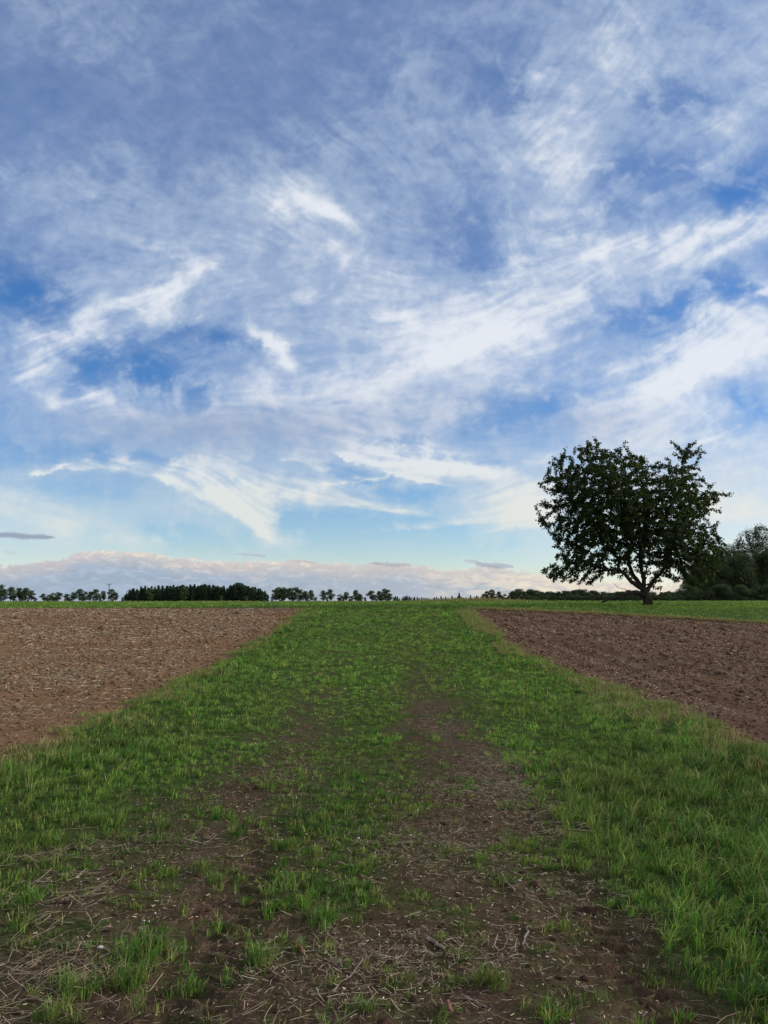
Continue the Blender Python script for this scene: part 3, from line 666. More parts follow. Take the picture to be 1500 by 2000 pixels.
def build_clods():
    for name, lab, fun, lim, mat in (('soil_clods', 'crumbled brown clods on the left tilled field', in_field_l, (None, -3.2), 'field_l'),
                                ('soil_clods.001', 'crumbled dark clods on the right tilled field', in_field_r, (3.2, None), 'field_r')):
        VV, FF, n0 = [], [], 0
        for y0, y1, dens, r in ((5, 12, 120, .012), (12, 22, 60, .019), (22, 38, 22, .028)):
            x, y = scatter_wedge(y0, y1, dens, .56, 1.0, *lim); k = fun(x, y, .02); x = x[k]; y = y[k]; n = len(x)
            rad = r*RNG.lognormal(0, .45, n)
            V = ICO_V[None]*(1+RNG.uniform(-.30, .30, (n, 12, 1)))*rad[:, None, None]*np.array([1.15, 1, .72]); a = RNG.uniform(0, 6.3, n)
            c, s_ = np.cos(a)[:, None], np.sin(a)[:, None]; V = np.stack([V[..., 0]*c-V[..., 1]*s_, V[..., 0]*s_+V[..., 1]*c, V[..., 2]], -1)
            V = V+np.stack([x, y, full_z(x, y)+rad*.2], -1)[:, None, :]
            VV.append(V.reshape(-1, 3)); FF.append((ICO_F[None]+(np.arange(n)*12)[:, None, None]).reshape(-1, 3)+n0); n0 += n*12
        V = np.concatenate(VV)
        me = mesh_np(name, V, np.concatenate(FF), M[mat], attrs={'straw': np.zeros(len(V)), 'turf': np.zeros(len(V))})
        tag(obj(name, me), lab, 'soil clods', kind='stuff')
    x, y = scatter_wedge(1.9, 8, 170, .56, .3, -3, 2.4); k = turf_at(x, y) < .55; x = x[k]; y = y[k]; n = len(x)
    rad = .0048*RNG.lognormal(0, .55, n); V = ICO_V[None]*(1+RNG.uniform(-.3, .3, (n, 12, 1)))*rad[:, None, None]*np.array([1.2, 1, .7])
    V = (V+np.stack([x, y, full_z(x, y)+rad*.2], -1)[:, None, :]).reshape(-1, 3)
    me = mesh_np('soil_crumbs', V, (ICO_F[None]+(np.arange(n)*12)[:, None, None]).reshape(-1, 3), M['ground'], attrs={'straw': np.zeros(len(V)), 'turf': np.zeros(len(V))})
    tag(obj('soil_crumbs', me), 'loose crumbs of dark soil on the worn track', 'soil crumbs', kind='stuff')
build_clods()

# ---- tubes and sticks ----------------------------------------------------------------
def tube(path, rad, sides=7, seed=0, rough=0.0):
    P = np.asarray(path, float); n = len(P); rad = np.asarray(rad, float)
    T = np.gradient(P, axis=0); T /= np.maximum(np.linalg.norm(T, axis=1), 1e-9)[:, None]
    ref = np.array([.13, .97, .2]); A = np.cross(T, ref); A /= np.linalg.norm(A, axis=1)[:, None]; B = np.cross(T, A)
    ang = np.arange(sides)*2*np.pi/sides; rg = np.random.default_rng(seed)
    rr = rad[:, None]*(1+rough*rg.uniform(-1, 1, (n, sides)))
    V = P[:, None]+A[:, None]*(np.cos(ang)*rr)[..., None]+B[:, None]*(np.sin(ang)*rr)[..., None]
    V = V.reshape(-1, 3); idx = np.arange(n*sides).reshape(n, sides); nx_ = np.roll(idx, -1, 1)
    Q = np.stack([idx[:-1], nx_[:-1], nx_[1:], idx[1:]], -1).reshape(-1, 4)
    V = np.concatenate([V, P[:1], P[-1:]]); c0, c1 = n*sides, n*sides+1
    Tt = np.concatenate([Q[:, [0, 1, 2]], Q[:, [0, 2, 3]], np.stack([nx_[0], idx[0], np.full(sides, c0)], -1), np.stack([idx[-1], nx_[-1], np.full(sides, c1)], -1)])
    return V, Tt
def join(parts):
    V, T, n = [], [], 0
    for v, t in parts: V.append(v); T.append(t+n); n += len(v)
    return np.concatenate(V), np.concatenate(T)
def stick(name, label, p0, p1, r, mat, cat='stick', lift=.008, up=0, group=None, twig=None):
    a = px_ground(*p0); b = px_ground(*p1); c = ((a[0]+b[0])/2, (a[1]+b[1])/2)
    zb = float(full_z(np.array([c[0]]), np.array([c[1]]))[0])
    L = math.hypot(b[0]-a[0], b[1]-a[1]); ang = math.atan2(b[1]-a[1], b[0]-a[0]); rg = np.random.default_rng(int(p0[0]))
    t = np.linspace(-.5, .5, 8); path = np.stack([t*L, rg.normal(0, L*.018, 8), lift+up*(t+.5)+rg.normal(0, .001, 8)], -1)
    parts = [tube(path, r*np.interp(t, [-.5, -.4, .4, .5], [.8, 1, .85, .6]), 8, 1, .14)]
    if twig: parts.append(tube(np.array([path[twig], path[twig]+[L*.14, L*.10, .004], path[twig]+[L*.22, L*.20, .008]]), [r*.6, r*.45, r*.25], 6, 2, .1))
    v, tt = join(parts); o = obj(name, mesh_np(name, v, tt, M[mat], smooth=False)); o.location = (c[0], c[1], zb); o.rotation_euler = (0, 0, ang)
    tag(o, label, cat, group); return o
stick('stick', 'short grey stick lying on bare soil just left of the lush right-hand grass', (978,1708), (1006,1746), .0065, 'wood', twig=3)
stick('stick', 'thick dark stick at lower centre beside a small green tuft', (829,1833), (868,1860), .009, 'wood')
stick('stick', 'slim forked stick standing out on soil right of centre', (1033,1810), (1022,1852), .0055, 'wood', twig=4)
stick('stick', 'reddish brown stump of stalk at the very bottom edge of the picture', (874,1962), (882,1999), .0085, 'redwood', up=.03)
stick('stick', 'stubby brown stick between two green tufts left of the centre', (584,1848), (592,1872), .0075, 'redwood', up=.02)
stick('stick', 'pale curved twig on litter at lower centre', (788,1794), (822,1784), .0045, 'wood')
stick('stick', 'long slender pale stalk pointing away in the bottom centre', (636,1962), (712,1878), .0035, 'wood', cat='stalk')
stick('stick', 'pale stick at the right edge lying on a bare gap in the grass', (1458,1820), (1500,1824), .0055, 'wood')
stick('stick', 'straight pale stick near the bottom right of centre', (900,1946), (950,1970), .0042, 'wood')
stick('stick', 'short dark twig on soil beside the right wheel rut', (1055,1706), (1065,1702), .006, 'wood')
def stone(label, px, py, r, name='stone', sc=(1, .8, .5)):
    x, y = px_ground(px, py); z = float(full_z(np.array([x]), np.array([y]))[0])
    V = ICO_V.copy(); F = ICO_F.copy()
    ed = {}; Vl = [v for v in V]; NF = []
    def mid(a, b):
        k = (min(a, b), max(a, b))
        if k not in ed: m = (Vl[a]+Vl[b])/2; Vl.append(m/np.linalg.norm(m)); ed[k] = len(Vl)-1
        return ed[k]
    for a, b, c in F: ab, bc, ca = mid(a, b), mid(b, c), mid(c, a); NF += [(a, ab, ca), (b, bc, ab), (c, ca, bc), (ab, bc, ca)]
    V = np.array(Vl); rg = np.random.default_rng(px); V = V*(1+rg.uniform(-.14, .14, (len(V), 1)))*r*np.array(sc)
    o = obj(name, mesh_np(name, V, np.array(NF), M['stone'])); o.location = (x, y, z+r*sc[2]*.55); o.rotation_euler = (.15, .1, rg.uniform(0, 3))
    tag(o, label, 'stone')
stone('largest pale stone, flat, left of the dark green tuft at lower left', 196, 1852, .015, sc=(1, .75, .40))
stone('small white pebble on the bare soil of the left wheel rut', 281, 1796, .0085)
stone('small buff pebble above the white one on the left wheel rut', 303, 1783, .008)
stone('small white pebble at the lower centre of the litter', 634, 1862, .0085)
stone('pale pebble near the edge of the lush grass on the right', 1015, 1722, .010)
stone('tiny pale pebble at the bottom beside the right wheel rut', 1068, 1870, .008)
stone('tiny pale pebble in the worn gap far up the left wheel rut', 700, 1638, .010)

# ---- trees ------------------------------------------------------------------------------
def in_poly(px, pz, poly):
    inside = np.zeros(len(px), bool); n = len(poly)
    for i in range(n):
        x0, z0 = poly[i]; x1, z1 = poly[(i+1) % n]
        c = ((z0 > pz) != (z1 > pz)) & (px < (x1-x0)*(pz-z0)/(z1-z0+1e-12)+x0); inside ^= c
    return inside
def poly_dist(px, pz, poly):
    d = np.full(len(px), 1e9); n = len(poly)
    for i in range(n):
        a = np.array(poly[i]); b = np.array(poly[(i+1) % n]); v = b-a
        t = np.clip(((px-a[0])*v[0]+(pz-a[1])*v[1])/max(v@v, 1e-9), 0, 1)
        d = np.minimum(d, np.hypot(px-a[0]-t*v[0], pz-a[1]-t*v[1]))
    return d
def colonize(nodes, parent, att, step, infl, kill, iters, rng, droop=0.0):
    nodes = [np.array(p, float) for p in nodes]; parent = list(parent)
    N = np.array(nodes); A = att.copy()
    best = np.full(len(A), 1e9); who = np.zeros(len(A), int)
    def upd(i0, NN):
        nonlocal best, who
        for s in range(0, len(NN), 400):
            D = np.linalg.norm(A[:, None]-NN[None, s:s+400], axis=2); j = D.argmin(1); m = D[np.arange(len(A)), j]
            k = m < best; best = np.where(k, m, best); who = np.where(k, j+i0+s, who)
    upd(0, N)
    for it in range(iters):
        k = best < infl
        if not k.any(): break
        S = np.zeros((len(N), 3)); v = A[k]-N[who[k]]; v /= np.linalg.norm(v, axis=1)[:, None]
        np.add.at(S, who[k], v); g = np.where(np.abs(S).sum(1) > 1e-6)[0]
        dirn = S[g]; dirn /= np.maximum(np.linalg.norm(dirn, axis=1), 1e-6)[:, None]
        dirn = dirn+rng.normal(0, .12, dirn.shape)+np.array([0, 0, -droop]); dirn /= np.linalg.norm(dirn, axis=1)[:, None]
        new = N[g]+dirn*step
        i0 = len(N); N = np.concatenate([N, new]); parent += list(g)
        upd(i0, new)
        keep = best > kill; A = A[keep]; best = best[keep]; who = who[keep]
        if len(A) == 0: break
    return N, np.array(parent)
def tree_wood(N, parent, r_tip, expo, fixed=None, min_r=.0, side_big=9):
    n = len(N); load = np.zeros(n); ch = [[] for _ in range(n)]
    for i in range(n):
        if parent[i] >= 0: ch[parent[i]].append(i)
    order = range(n-1, -1, -1)
    for i in order:
        if not ch[i]: load[i] = r_tip**expo
        if parent[i] >= 0: load[parent[i]] += load[i]
    rad = load**(1/expo)
    if fixed is not None:
        k = fixed > 0; rad[:len(fixed)][k] = np.maximum(fixed[k], rad[:len(fixed)][k]*.0+fixed[k])
    parts = []; done = np.zeros(n, bool); stack = [0]
    while stack:
        s = stack.pop(); chain = [s] if parent[s] < 0 else [parent[s], s]; cur = s
        while ch[cur]:
            c = sorted(ch[cur], key=lambda q: -rad[q]); nxt = c[0]; stack += c[1:]; chain.append(nxt); cur = nxt
        r = rad[chain].copy()
        if parent[s] >= 0: r[0] = r[1]
        if r.max() < min_r: continue
        sides = 10 if r.max() > .1 else 6 if r.max() > .03 else 4 if r.max() > .012 else 3
        P = N[chain]
        if len(P) < 2: continue
        parts.append(tube(P, r, sides, s, .10 if r.max() > .08 else 0))
    V, T = join(parts); return V, T, rad
def leaf_cards(P, size, rng, tones, droop=.5, aspect=.5):
    n = len(P); a = rng.uniform(0, 2*np.pi, n); el = rng.normal(-droop, .55, n)
    u = np.stack([np.cos(a)*np.cos(el), np.sin(a)*np.cos(el), np.sin(el)], -1)
    q = rng.normal(0, 1, (n, 3)); s = np.cross(u, q); s /= np.maximum(np.linalg.norm(s, axis=1), 1e-6)[:, None]; nn = np.cross(u, s)
    L = size*rng.uniform(.6, 1.25, n); W = L*aspect*.5
    m = P+u*(L*.45)[:, None]+nn*(W*.35)[:, None]
    V = np.stack([P, P+u*(L*.45)[:, None]+s*W[:, None], P+u*L[:, None], P+u*(L*.45)[:, None]-s*W[:, None], m-nn*(W*.7)[:, None]], 1).reshape(-1, 3)
    o = (np.arange(n)*5)[:, None]; T = np.concatenate([o+[0, 1, 4], o+[1, 2, 4], o+[2, 3, 4], o+[3, 0, 4]], 1).reshape(-1, 3)
    c = tones[rng.integers(0, len(tones), n)]*rng.uniform(.7, 1.35, (n, 1))
    return V, T, np.repeat(c, 5, axis=0)

def build_main_tree():
    rng = np.random.default_rng(42); S = .00932
    L = lambda zx, zy: ((zx-795)*S, (1043-zy)*S)
    outline = [(160,450),(185,420),(240,430),(250,380),(190,325),(240,300),(225,285),(250,240),(225,215),(235,165),(290,185),(330,142),(380,150),(400,125),(450,135),(455,90),(490,65),(520,72),(552,88),
      (590,108),(620,130),(655,75),(700,88),(712,125),(745,122),(765,165),(805,128),(815,180),(800,210),(850,205),(900,235),(905,180),(915,158),(942,150),(965,200),(1000,215),(1015,170),(985,110),(968,75),(1000,90),(1030,110),
      (1050,120),(1070,65),(1100,95),(1140,110),(1135,150),(1095,180),(1085,250),(1135,240),(1145,262),(1090,320),(1150,318),(1185,312),(1215,355),(1240,395),(1292,378),(1285,395),(1215,445),(1190,470),(1220,495),(1165,500),(1130,560),(1150,610),(1190,560),(1228,535),(1200,600),(1210,640),(1255,680),(1272,735),
      (1240,760),(1225,830),(1180,900),(1120,930),(1060,930),(1010,890),(940,885),(900,865),(860,872),(845,935),(825,900),(800,840),(760,850),(720,830),(690,860),(640,850),(600,845),(545,885),(520,850),(480,880),(450,925),(400,920),(330,905),(280,895),(240,905),(190,860),
      (200,795),(270,795),(250,740),(310,720),(230,690),(300,640),(225,615),(270,580),(165,575),(175,545),(230,555),(165,530),(200,500),(260,500),(165,455)]
    poly = [L(*p) for p in outline]
    xs = [p[0] for p in poly]; zs = [p[1] for p in poly]
    n = 70000; px = rng.uniform(min(xs), max(xs), n); pz = rng.uniform(min(zs), max(zs), n)
    k = in_poly(px, pz, poly); px, pz = px[k], pz[k]
    d = poly_dist(px, pz, poly); D = .22+3.9*(1-np.exp(-d/1.7)); py = rng.uniform(-1, 1, len(px))
    py = py*D
    keep = rng.uniform(0, 4.1, len(px)) < D*(.42+.58*(np.abs(py)/D))           # even by volume, lighter within
    # holes of sky near the middle of the crown
    hol = fbm(px*1.15+py*.2, pz*1.15-py*.15, 601, 3); keep &= ~((hol > .36) & (d > .30))
    low = np.exp(-((px+.9)/1.7)**2-((pz-2.6)/.9)**2); keep &= rng.uniform(0, 1, len(px)) > low*.6
    att = np.stack([px, py, pz], -1)[keep]
    if len(att) > 12500: att = att[rng.permutation(len(att))[:12500]]
    edge = []
    for i in range(len(poly)):                   # shoots reach right out to the outline
        a, b = np.array(poly[i]), np.array(poly[(i+1) % len(poly)]); m = max(1, int(np.linalg.norm(b-a)/.13))
        for t in np.linspace(0, 1, m, endpoint=False): q = a+(b-a)*t; edge.append((q[0], rng.normal(0, .35), q[1]))
    for _ in range(95):                           # and some run past it, as long leafy shoots
        i = rng.integers(0, len(poly)); a, b = np.array(poly[i]), np.array(poly[(i+1) % len(poly)]); q = a+(b-a)*rng.uniform()
        if q[1] < 1.3: continue
        dv = q-np.array([-.1, 3.6]); dv /= np.linalg.norm(dv); dv = dv+rng.normal(0, .25, 2); ln = rng.uniform(.15, .5); y_ = rng.normal(0, .5)
        for t in np.arange(0, ln, .12): edge.append((q[0]+dv[0]*t, y_, q[1]+dv[1]*t))
    att = np.concatenate([att, np.array(edge)])
    nodes, par, fix = [], [], []
    def limb(start, pts, y1, r0, r1):
        """pts in outline units; depth runs to y1; returns indices"""
        P = [np.array(nodes[start])] if start is not None else []
        y0 = P[0][1] if P else 0.0
        Q = [np.array([L(*p)[0], y0+(y1-y0)*((i+1)/len(pts))**.8, L(*p)[1]]) for i, p in enumerate(pts)]
        allp = P+Q; ids = []; last = start if start is not None else -1
        seg = sum(np.linalg.norm(allp[i+1]-allp[i]) for i in range(len(allp)-1)); acc = 0
        if start is None: nodes.append(allp[0]); par.append(-1); fix.append(r0); last = 0; ids.append(0)
        for i in range(len(allp)-1):
            a, b = allp[i], allp[i+1]; ln = np.linalg.norm(b-a); m = max(1, int(round(ln/.16)))
            for j in range(1, m+1):
                acc += ln/m; w_ = rng.normal(0, .012, 3)
                nodes.append(a+(b-a)*j/m+w_); par.append(last); last = len(nodes)-1; fix.append(r0+(r1-r0)*(acc/seg)**.8); ids.append(last)
        return ids
    tr = limb(None, [(800,1048),(790,1005),(778,965),(772,945)], 0, .225, .20)
    for q in range(3): fix[q] = (.24, .22, .21)[q]
    top = tr[-1]; t2 = tr[-2]
    A = limb(top, [(738,930),(690,900),(650,858),(612,828),(545,838),(470,805),(400,782),(320,800)], -.9, .135, .03)
    A2 = limb(A[len(A)*3//8], [(610,780),(560,715),(510,640),(440,560),(360,480),(300,420)], -1.2, .085, .02)
    A3 = limb(A[len(A)//2], [(520,760),(430,690),(340,640),(270,600)], 1.6, .055, .018)
    B = limb(top, [(745,900),(715,855),(700,795),(705,700),(680,600),(655,480),(630,350),(600,240),(560,150)], .7, .13, .018)
    B2 = limb(B[len(B)//3], [(640,650),(560,520),(480,400),(400,280),(350,200)], 1.9, .07, .018)
    B3 = limb(B[len(B)//4], [(690,700),(640,560),(600,430),(520,300)], -3.0, .07, .018)
    C = limb(top, [(770,885),(752,825),(742,755),(765,640),(790,540),(790,420),(760,300),(720,190)], -.7, .12, .018)
    C2 = limb(C[len(C)//3], [(830,600),(880,480),(900,360),(880,280)], -2.6, .06, .018)
    C3 = limb(C[len(C)//4], [(830,690),(870,560),(900,430)], 3.0, .065, .018)
    D_ = limb(t2, [(815,920),(852,878),(892,838),(925,770),(960,690),(1000,570),(1025,440),(1035,310),(1050,190)], .4, .12, .016)
    D2 = limb(D_[len(D_)//4], [(965,790),(1040,735),(1110,690),(1180,650)], -1.0, .07, .018)
    D3 = limb(D_[len(D_)//3], [(1010,680),(1080,560),(1150,470),(1220,410)], 1.2, .07, .016)
    D4 = limb(D_[len(D_)//4], [(960,760),(1010,700),(1060,620)], 3.0, .06, .018)
    D5 = limb(D_[len(D_)//3], [(930,640),(960,520),(980,400)], -2.6, .06, .018)
    th = limb(C[2], [(790,840),(803,800),(815,740)], .1, .03, .012)
    N, par2 = colonize(nodes, par, att, .15, 1.5, .26, 90, rng, .03)
    fixed = np.array(fix)
    V, T, rad = tree_wood(N, par2, .0055, 2.35, fixed)
    x0, y0 = 14.4, 42.2; z0 = float(land(x0, y0))
    root = empty('broadleaf_tree', (x0, y0, z0)); tag(root, 'large spreading dark green tree standing alone in the meadow on the right', 'tree')
    # root flare
    fl = []
    for a in np.linspace(0, 2*np.pi, 6)[:-1]+.4:
        fl.append(tube(np.array([[.15*math.cos(a), .15*math.sin(a), .42], [.20*math.cos(a), .20*math.sin(a), .12], [.32*math.cos(a), .32*math.sin(a), -.06]]), [.10, .09, .06], 8, 3, .08))
    V, T = join([(V, T)]+fl)
    obj('trunk', mesh_np('tree_trunk', V, T, M['bark'], smooth=True), root)
    # leaves: tufts at every thin shoot
    thin = np.where(rad[:len(N)] < .020)[0]; thin = thin[thin >= len(nodes)]
    per = 12; k = np.repeat(thin, per)
    p0 = N[par2[k]]; p1 = N[k]; t = rng.uniform(0, 1.15, len(k))[:, None]
    P = p0+(p1-p0)*t+rng.normal(0, .045, (len(k), 3))
    print('main tree nodes', len(N), 'leaves', len(P))
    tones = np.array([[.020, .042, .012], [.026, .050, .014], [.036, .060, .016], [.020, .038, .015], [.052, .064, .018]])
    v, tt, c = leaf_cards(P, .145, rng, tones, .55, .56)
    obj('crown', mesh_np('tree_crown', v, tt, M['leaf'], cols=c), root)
    # the low broken limb drooping to the grass on the left
    def dead(pts, r0, r1, y0_=0, y1_=-.4, s=0):
        P = np.array([[L(*p)[0], y0_+(y1_-y0_)*i/(len(pts)-1), L(*p)[1]] for i, p in enumerate(pts)])
        t = np.linspace(0, len(P)-1, len(P)*4); Q = np.stack([np.interp(t, range(len(P)), P[:, j]) for j in range(3)], -1)+np.random.default_rng(s).normal(0, .014, (len(t), 3))
        return tube(Q, np.linspace(r0, r1, len(t)), 7, s, .12)
    parts = [dead([(775,985),(745,968),(700,962),(650,975),(600,985),(540,1000),(488,1018)], .15, .05, 0, -1.3, 1),
             dead([(600,985),(608,1010),(620,1030)], .03, .01, -.6, -.75, 2), dead([(540,1000),(500,992),(445,995),(410,985)], .025, .006, -.8, -1.3, 3),
             dead([(735,968),(725,1000),(742,1028)], .028, .01, -.15, -.3, 4), dead([(725,1000),(715,1022)], .014, .008, -.22, -.5, 5), dead([(690,962),(640,945),(590,935),(560,915)], .022, .006, -.3, -1.2, 6),
             dead([(600,985),(580,1005),(555,1020)], .016, .007, -.6, -1.2, 7), dead([(650,975),(660,1000),(645,1025)], .015, .006, -.45, 0.1, 8), dead([(540,1000),(520,985),(525,960)], .010, .004, -.8, -.7, 9)]
    v, tt = join(parts); o = obj('broken_limb', mesh_np('broken_limb', v, tt, M['bark'], smooth=True), root); o['label'] = 'bare broken limb drooping from the trunk to the grass'
    # a small bare shoot stands beside the trunk
    v, tt = join([tube(np.array([[0, 0, -.03], [.02, 0, .12], [.09, .02, .25]]), [.02, .016, .006], 6), tube(np.array([[.02, 0, .10], [-.10, .03, .16]]), [.012, .005], 5)])
    sx, sy = x0+.50, y0-.25; o = obj('sapling', mesh_np('sapling', v, tt, M['bark'])); o.location = (sx, sy, float(land(sx, sy))); tag(o, 'short bare forked shoot in the grass right of the lone tree trunk', 'sapling')
build_main_tree()

# species seen on the skyline; each template is made once, about 8 m tall unless noted
def crown_lobes(lobes, n, size, rng, tones, shell=.55, droop=.2, aspect=.75):
    w_ = np.array([l[3]*l[4]*l[5] for l in lobes]); w_ = w_**.75; w_ = w_/w_.sum(); k = rng.choice(len(lobes), n, p=w_)
    Lb = np.array(lobes); v = rng.normal(0, 1, (n, 3)); v /= np.linalg.norm(v, axis=1)[:, None]; r = rng.uniform(0, 1, n)**(1/3.)
    r = np.where(rng.uniform(0, 1, n) < shell, .75+.35*rng.uniform(0, 1, n)**2, r)
    P = Lb[k, :3]+v*r[:, None]*Lb[k, 3:6]
    return leaf_cards(P, size, rng, tones, droop, aspect)
BT = np.array([[.042, .068, .030], [.058, .088, .034], [.070, .098, .042], [.046, .072, .040], [.084, .106, .048]])
PT = np.array([[.022, .042, .020], [.030, .052, .025], [.038, .062, .028], [.026, .046, .030]])
TEMPL = {}
def round_template(key, seed, H=8.0, wid=1.0, trunk=.22, lobes=13, n=1500, size=.42, tones=BT, shell=.5):
    rng = np.random.default_rng(seed); lb = []; wood = []
    z0 = H*trunk
    for i in range(lobes):
        f = (i+.5)/lobes; z = z0+(H-z0)*(.12+.80*f); env = math.sin(math.pi*min(1, .16+.80*f))**.7*H*.24*wid
        a = rng.uniform(0, 6.28); q = env*rng.uniform(.25, .9); r = H*rng.uniform(.085, .135)
        lb.append((q*math.cos(a), q*math.sin(a), min(z, H-r*.8), r*1.15, r*1.15, r*.85))
        wood.append(tube(np.array([[0, 0, z0*.8+f*H*.3], [q*.5*math.cos(a), q*.5*math.sin(a), (z0*.8+f*H*.3+z)/2+.1], [q*math.cos(a), q*math.sin(a), z]]), [H*.010, H*.007, H*.003], 4, i))
    V, T, C = crown_lobes(lb, n, size, rng, tones, shell)
    t = np.linspace(0, 1, 7); P = np.stack([.12*np.sin(t*3+seed), .1*np.sin(t*4+seed*2), t*H*.86-.15], -1)
    wv, wt = join([tube(P, H*np.interp(t, [0, .15, 1], [.026, .019, .004]), 6)]+wood)
    TEMPL[key] = (mesh_np(key+'_crown', V, T, M['far_leaf'], cols=C), mesh_np(key+'_trunk', wv, wt, M['bark'], smooth=True), H)
def conifer_template(key, seed, H=8.0, wid=.17, n=1500, bare=.12, size=.45):
    rng = np.random.default_rng(seed); P = []
    tiers = 15; lean = rng.normal(0, .02)
    for i in range(n):
        f = rng.uniform(0, 1)**1.25; z = H*(bare+(1-bare)*f); ti = int(f*tiers); rg = np.random.default_rng(seed*100+ti)
        rm = H*wid*(1-f)**.75*(.8+.4*rg.uniform())+.06; a = rng.uniform(0, 6.28); lob = .72+.28*math.sin(a*(3+ti % 3)+ti*2.1)
        r = rm*lob*math.sqrt(rng.uniform(.05, 1)); P.append((r*math.cos(a), r*math.sin(a), z-.18*r))
    V, T, C = leaf_cards(np.array(P), size, rng, PT, .25, .55)
    V[:, 2] = np.minimum(V[:, 2], H)
    sp = leaf_cards(np.array([[0, 0, H*.95]]*14)+rng.normal(0, .05, (14, 3)), .3, rng, PT, -.6, .4); V, T, C = np.concatenate([V, sp[0]]), np.concatenate([T, sp[1]+len(V)]), np.concatenate([C, sp[2]])
    t = np.linspace(0, 1, 5); wv, wt = tube(np.stack([0*t, 0*t, t*H*.97-.15], -1), H*np.interp(t, [0, 1], [.020, .003]), 6)
    TEMPL[key] = (mesh_np(key+'_crown', V, T, M['far_leaf'], cols=C), mesh_np(key+'_trunk', wv, wt, M['bark'], smooth=True), H)
for i in range(4): round_template('row%d' % i, 10+i, wid=(1.15, .95, 1.3, 1.1)[i], trunk=(.14, .20, .12, .10)[i], n=1500, size=.46, shell=.45)
for i in range(3): round_template('dark%d' % i, 60+i, wid=(1.0, 1.25, .85)[i], trunk=.05, lobes=16, n=1700, size=.42, tones=PT*1.25)
for i in range(2): round_template('bush%d' % i, 30+i, H=3.0, wid=1.5, trunk=.03, lobes=9, n=700, size=.26, tones=BT*1.15)
for i in range(4): conifer_template('pine%d' % i, 20+i, wid=(.19, .23, .17, .25)[i], bare=.03)
for i in range(4): round_template('grove%d' % i, 40+i, H=9.0, wid=(1.25, 1.1, 1.4, 1.2)[i], trunk=.0, lobes=26, n=9000, size=.23, tones=BT)
def sparse_template():
    rng = np.random.default_rng(77); H = 11.0
    n = 9000; P = rng.normal(0, 1, (n, 3)); P /= np.linalg.norm(P, axis=1)[:, None]; P *= (rng.uniform(0, 1, n)**.4)[:, None]
    P = P*[3.4, 3.0, 3.9]+[0, 0, 7.1]; P = P[fbm(P[:, 0]*.7+P[:, 1]*.3, P[:, 2]*.7, 611, 3) < .25][:1500]
    nodes = [np.array([0, 0, z]) for z in np.arange(-.1, 3.4, .3)]; par = [-1]+list(range(len(nodes)-1))
    N, pr = colonize(nodes, par, P, .28, 3.4, .5, 60, rng, 0)
    V, T, rad = tree_wood(N, pr, .010, 2.3, np.linspace(.2, .13, len(nodes)))
    th = np.where(rad < .03)[0]; th = th[th > len(nodes)]; k = np.repeat(th, 18); Q = N[k]+rng.normal(0, .20, (len(k), 3))
    v, t, c = leaf_cards(Q, .19, rng, np.array([[.04, .055, .02], [.055, .07, .03], [.03, .045, .018]]), .3, .6)
    TEMPL['sparse'] = (mesh_np('sparse_crown', v, t, M['far_leaf'], cols=c), mesh_np('sparse_trunk', V, T, M['bark']), H)
sparse_template()
PROTO = {}
def plant(key, px, top, dist, label, cat='tree', group=None, name='broadleaf_tree', wide=1.0, base=None):
    """a tree whose tip is sighted at (px, top), `dist` metres away"""
    x = (px-750)/F_PX*dist; z = float(land(x, dist)); Hn = EYE+(1171-top)/F_PX*dist-z
    cr, tk, H = TEMPL[key]; s = Hn/H
    if (key, name) not in PROTO:
        r = empty(name, (0, 0, 0)); obj('crown', cr, r); obj('trunk', tk, r); PROTO[(key, name)] = r
    else: r = copy_thing(PROTO[(key, name)])
    r.location = (x, dist, z); r.rotation_euler = (0, 0, random.uniform(0, 6.28)); r.scale = (s*wide, s*wide, s)
    for k_ in ('label', 'category', 'group'):
        if k_ in r: del r[k_]
    tag(r, label, cat, group); return r
random.seed(4)
def rk(base, n): return base+str(random.randrange(n))
g1 = 'row of slender trees along the far left horizon'
for px, top in [(2,1142),(12,1150),(26,1146),(42,1148),(54,1148),(66,1153)]:
    plant(rk('row', 4), px, top, 400+random.uniform(-8, 8), 'airy tree in the row on the horizon at the far left edge', group=g1, wide=random.uniform(1.1, 1.6))
for px, top in [(90,1159),(99,1161),(108,1157),(118,1156)]:
    plant(rk('row', 4), px, top, 400+random.uniform(-8, 8), 'low round tree in the small clump between the far left row and the pole', group='small clump left of the pole', wide=1.35)
for px, top in [(135,1159),(147,1156),(159,1150),(170,1154),(180,1155),(192,1150),(205,1154)]:
    plant(rk('row', 4), px, top, 402+random.uniform(-8, 8), 'airy tree in the row on the horizon just left of the utility pole', group='row left of the pole', wide=random.uniform(1.1, 1.6))
for px, top in [(220,1150),(229,1157)]:
    plant(rk('row', 4), px, top, 405, 'airy tree on the horizon between the utility pole and the dark pine block', group='trees right of the pole', wide=1.2)
prof = ([242,246,257,268,282,293,304,315,330,345,360,375,396,415,430,445,455,466,477,491,502,514,521,527], [1166,1160,1152,1150,1146,1146,1146,1144,1145,1144,1143,1142,1141,1143,1145,1147,1142,1139,1143,1147,1147,1152,1154,1160])
x = 243.0
while x < 526:
    plant(rk('pine', 4) if random.random() < .6 else rk('dark', 3), x, float(np.interp(x, *prof))+random.uniform(-1.5, 5), 392+random.uniform(-4, 6), 'dark pine in the front of the dense plantation left of the centre', 'pine', 'pines of the dark plantation', 'pine_tree', 1.15); x += random.uniform(3.6, 5.6)
x = 250.0
while x < 520:
    plant(rk('pine', 4), x, float(np.interp(x, *prof))+random.uniform(-2, 2.5), 408+random.uniform(0, 20), 'dark pine in the back of the dense plantation left of the centre', 'pine', 'pines at the back of the plantation', 'pine_tree', 1.2); x += random.uniform(5, 8)
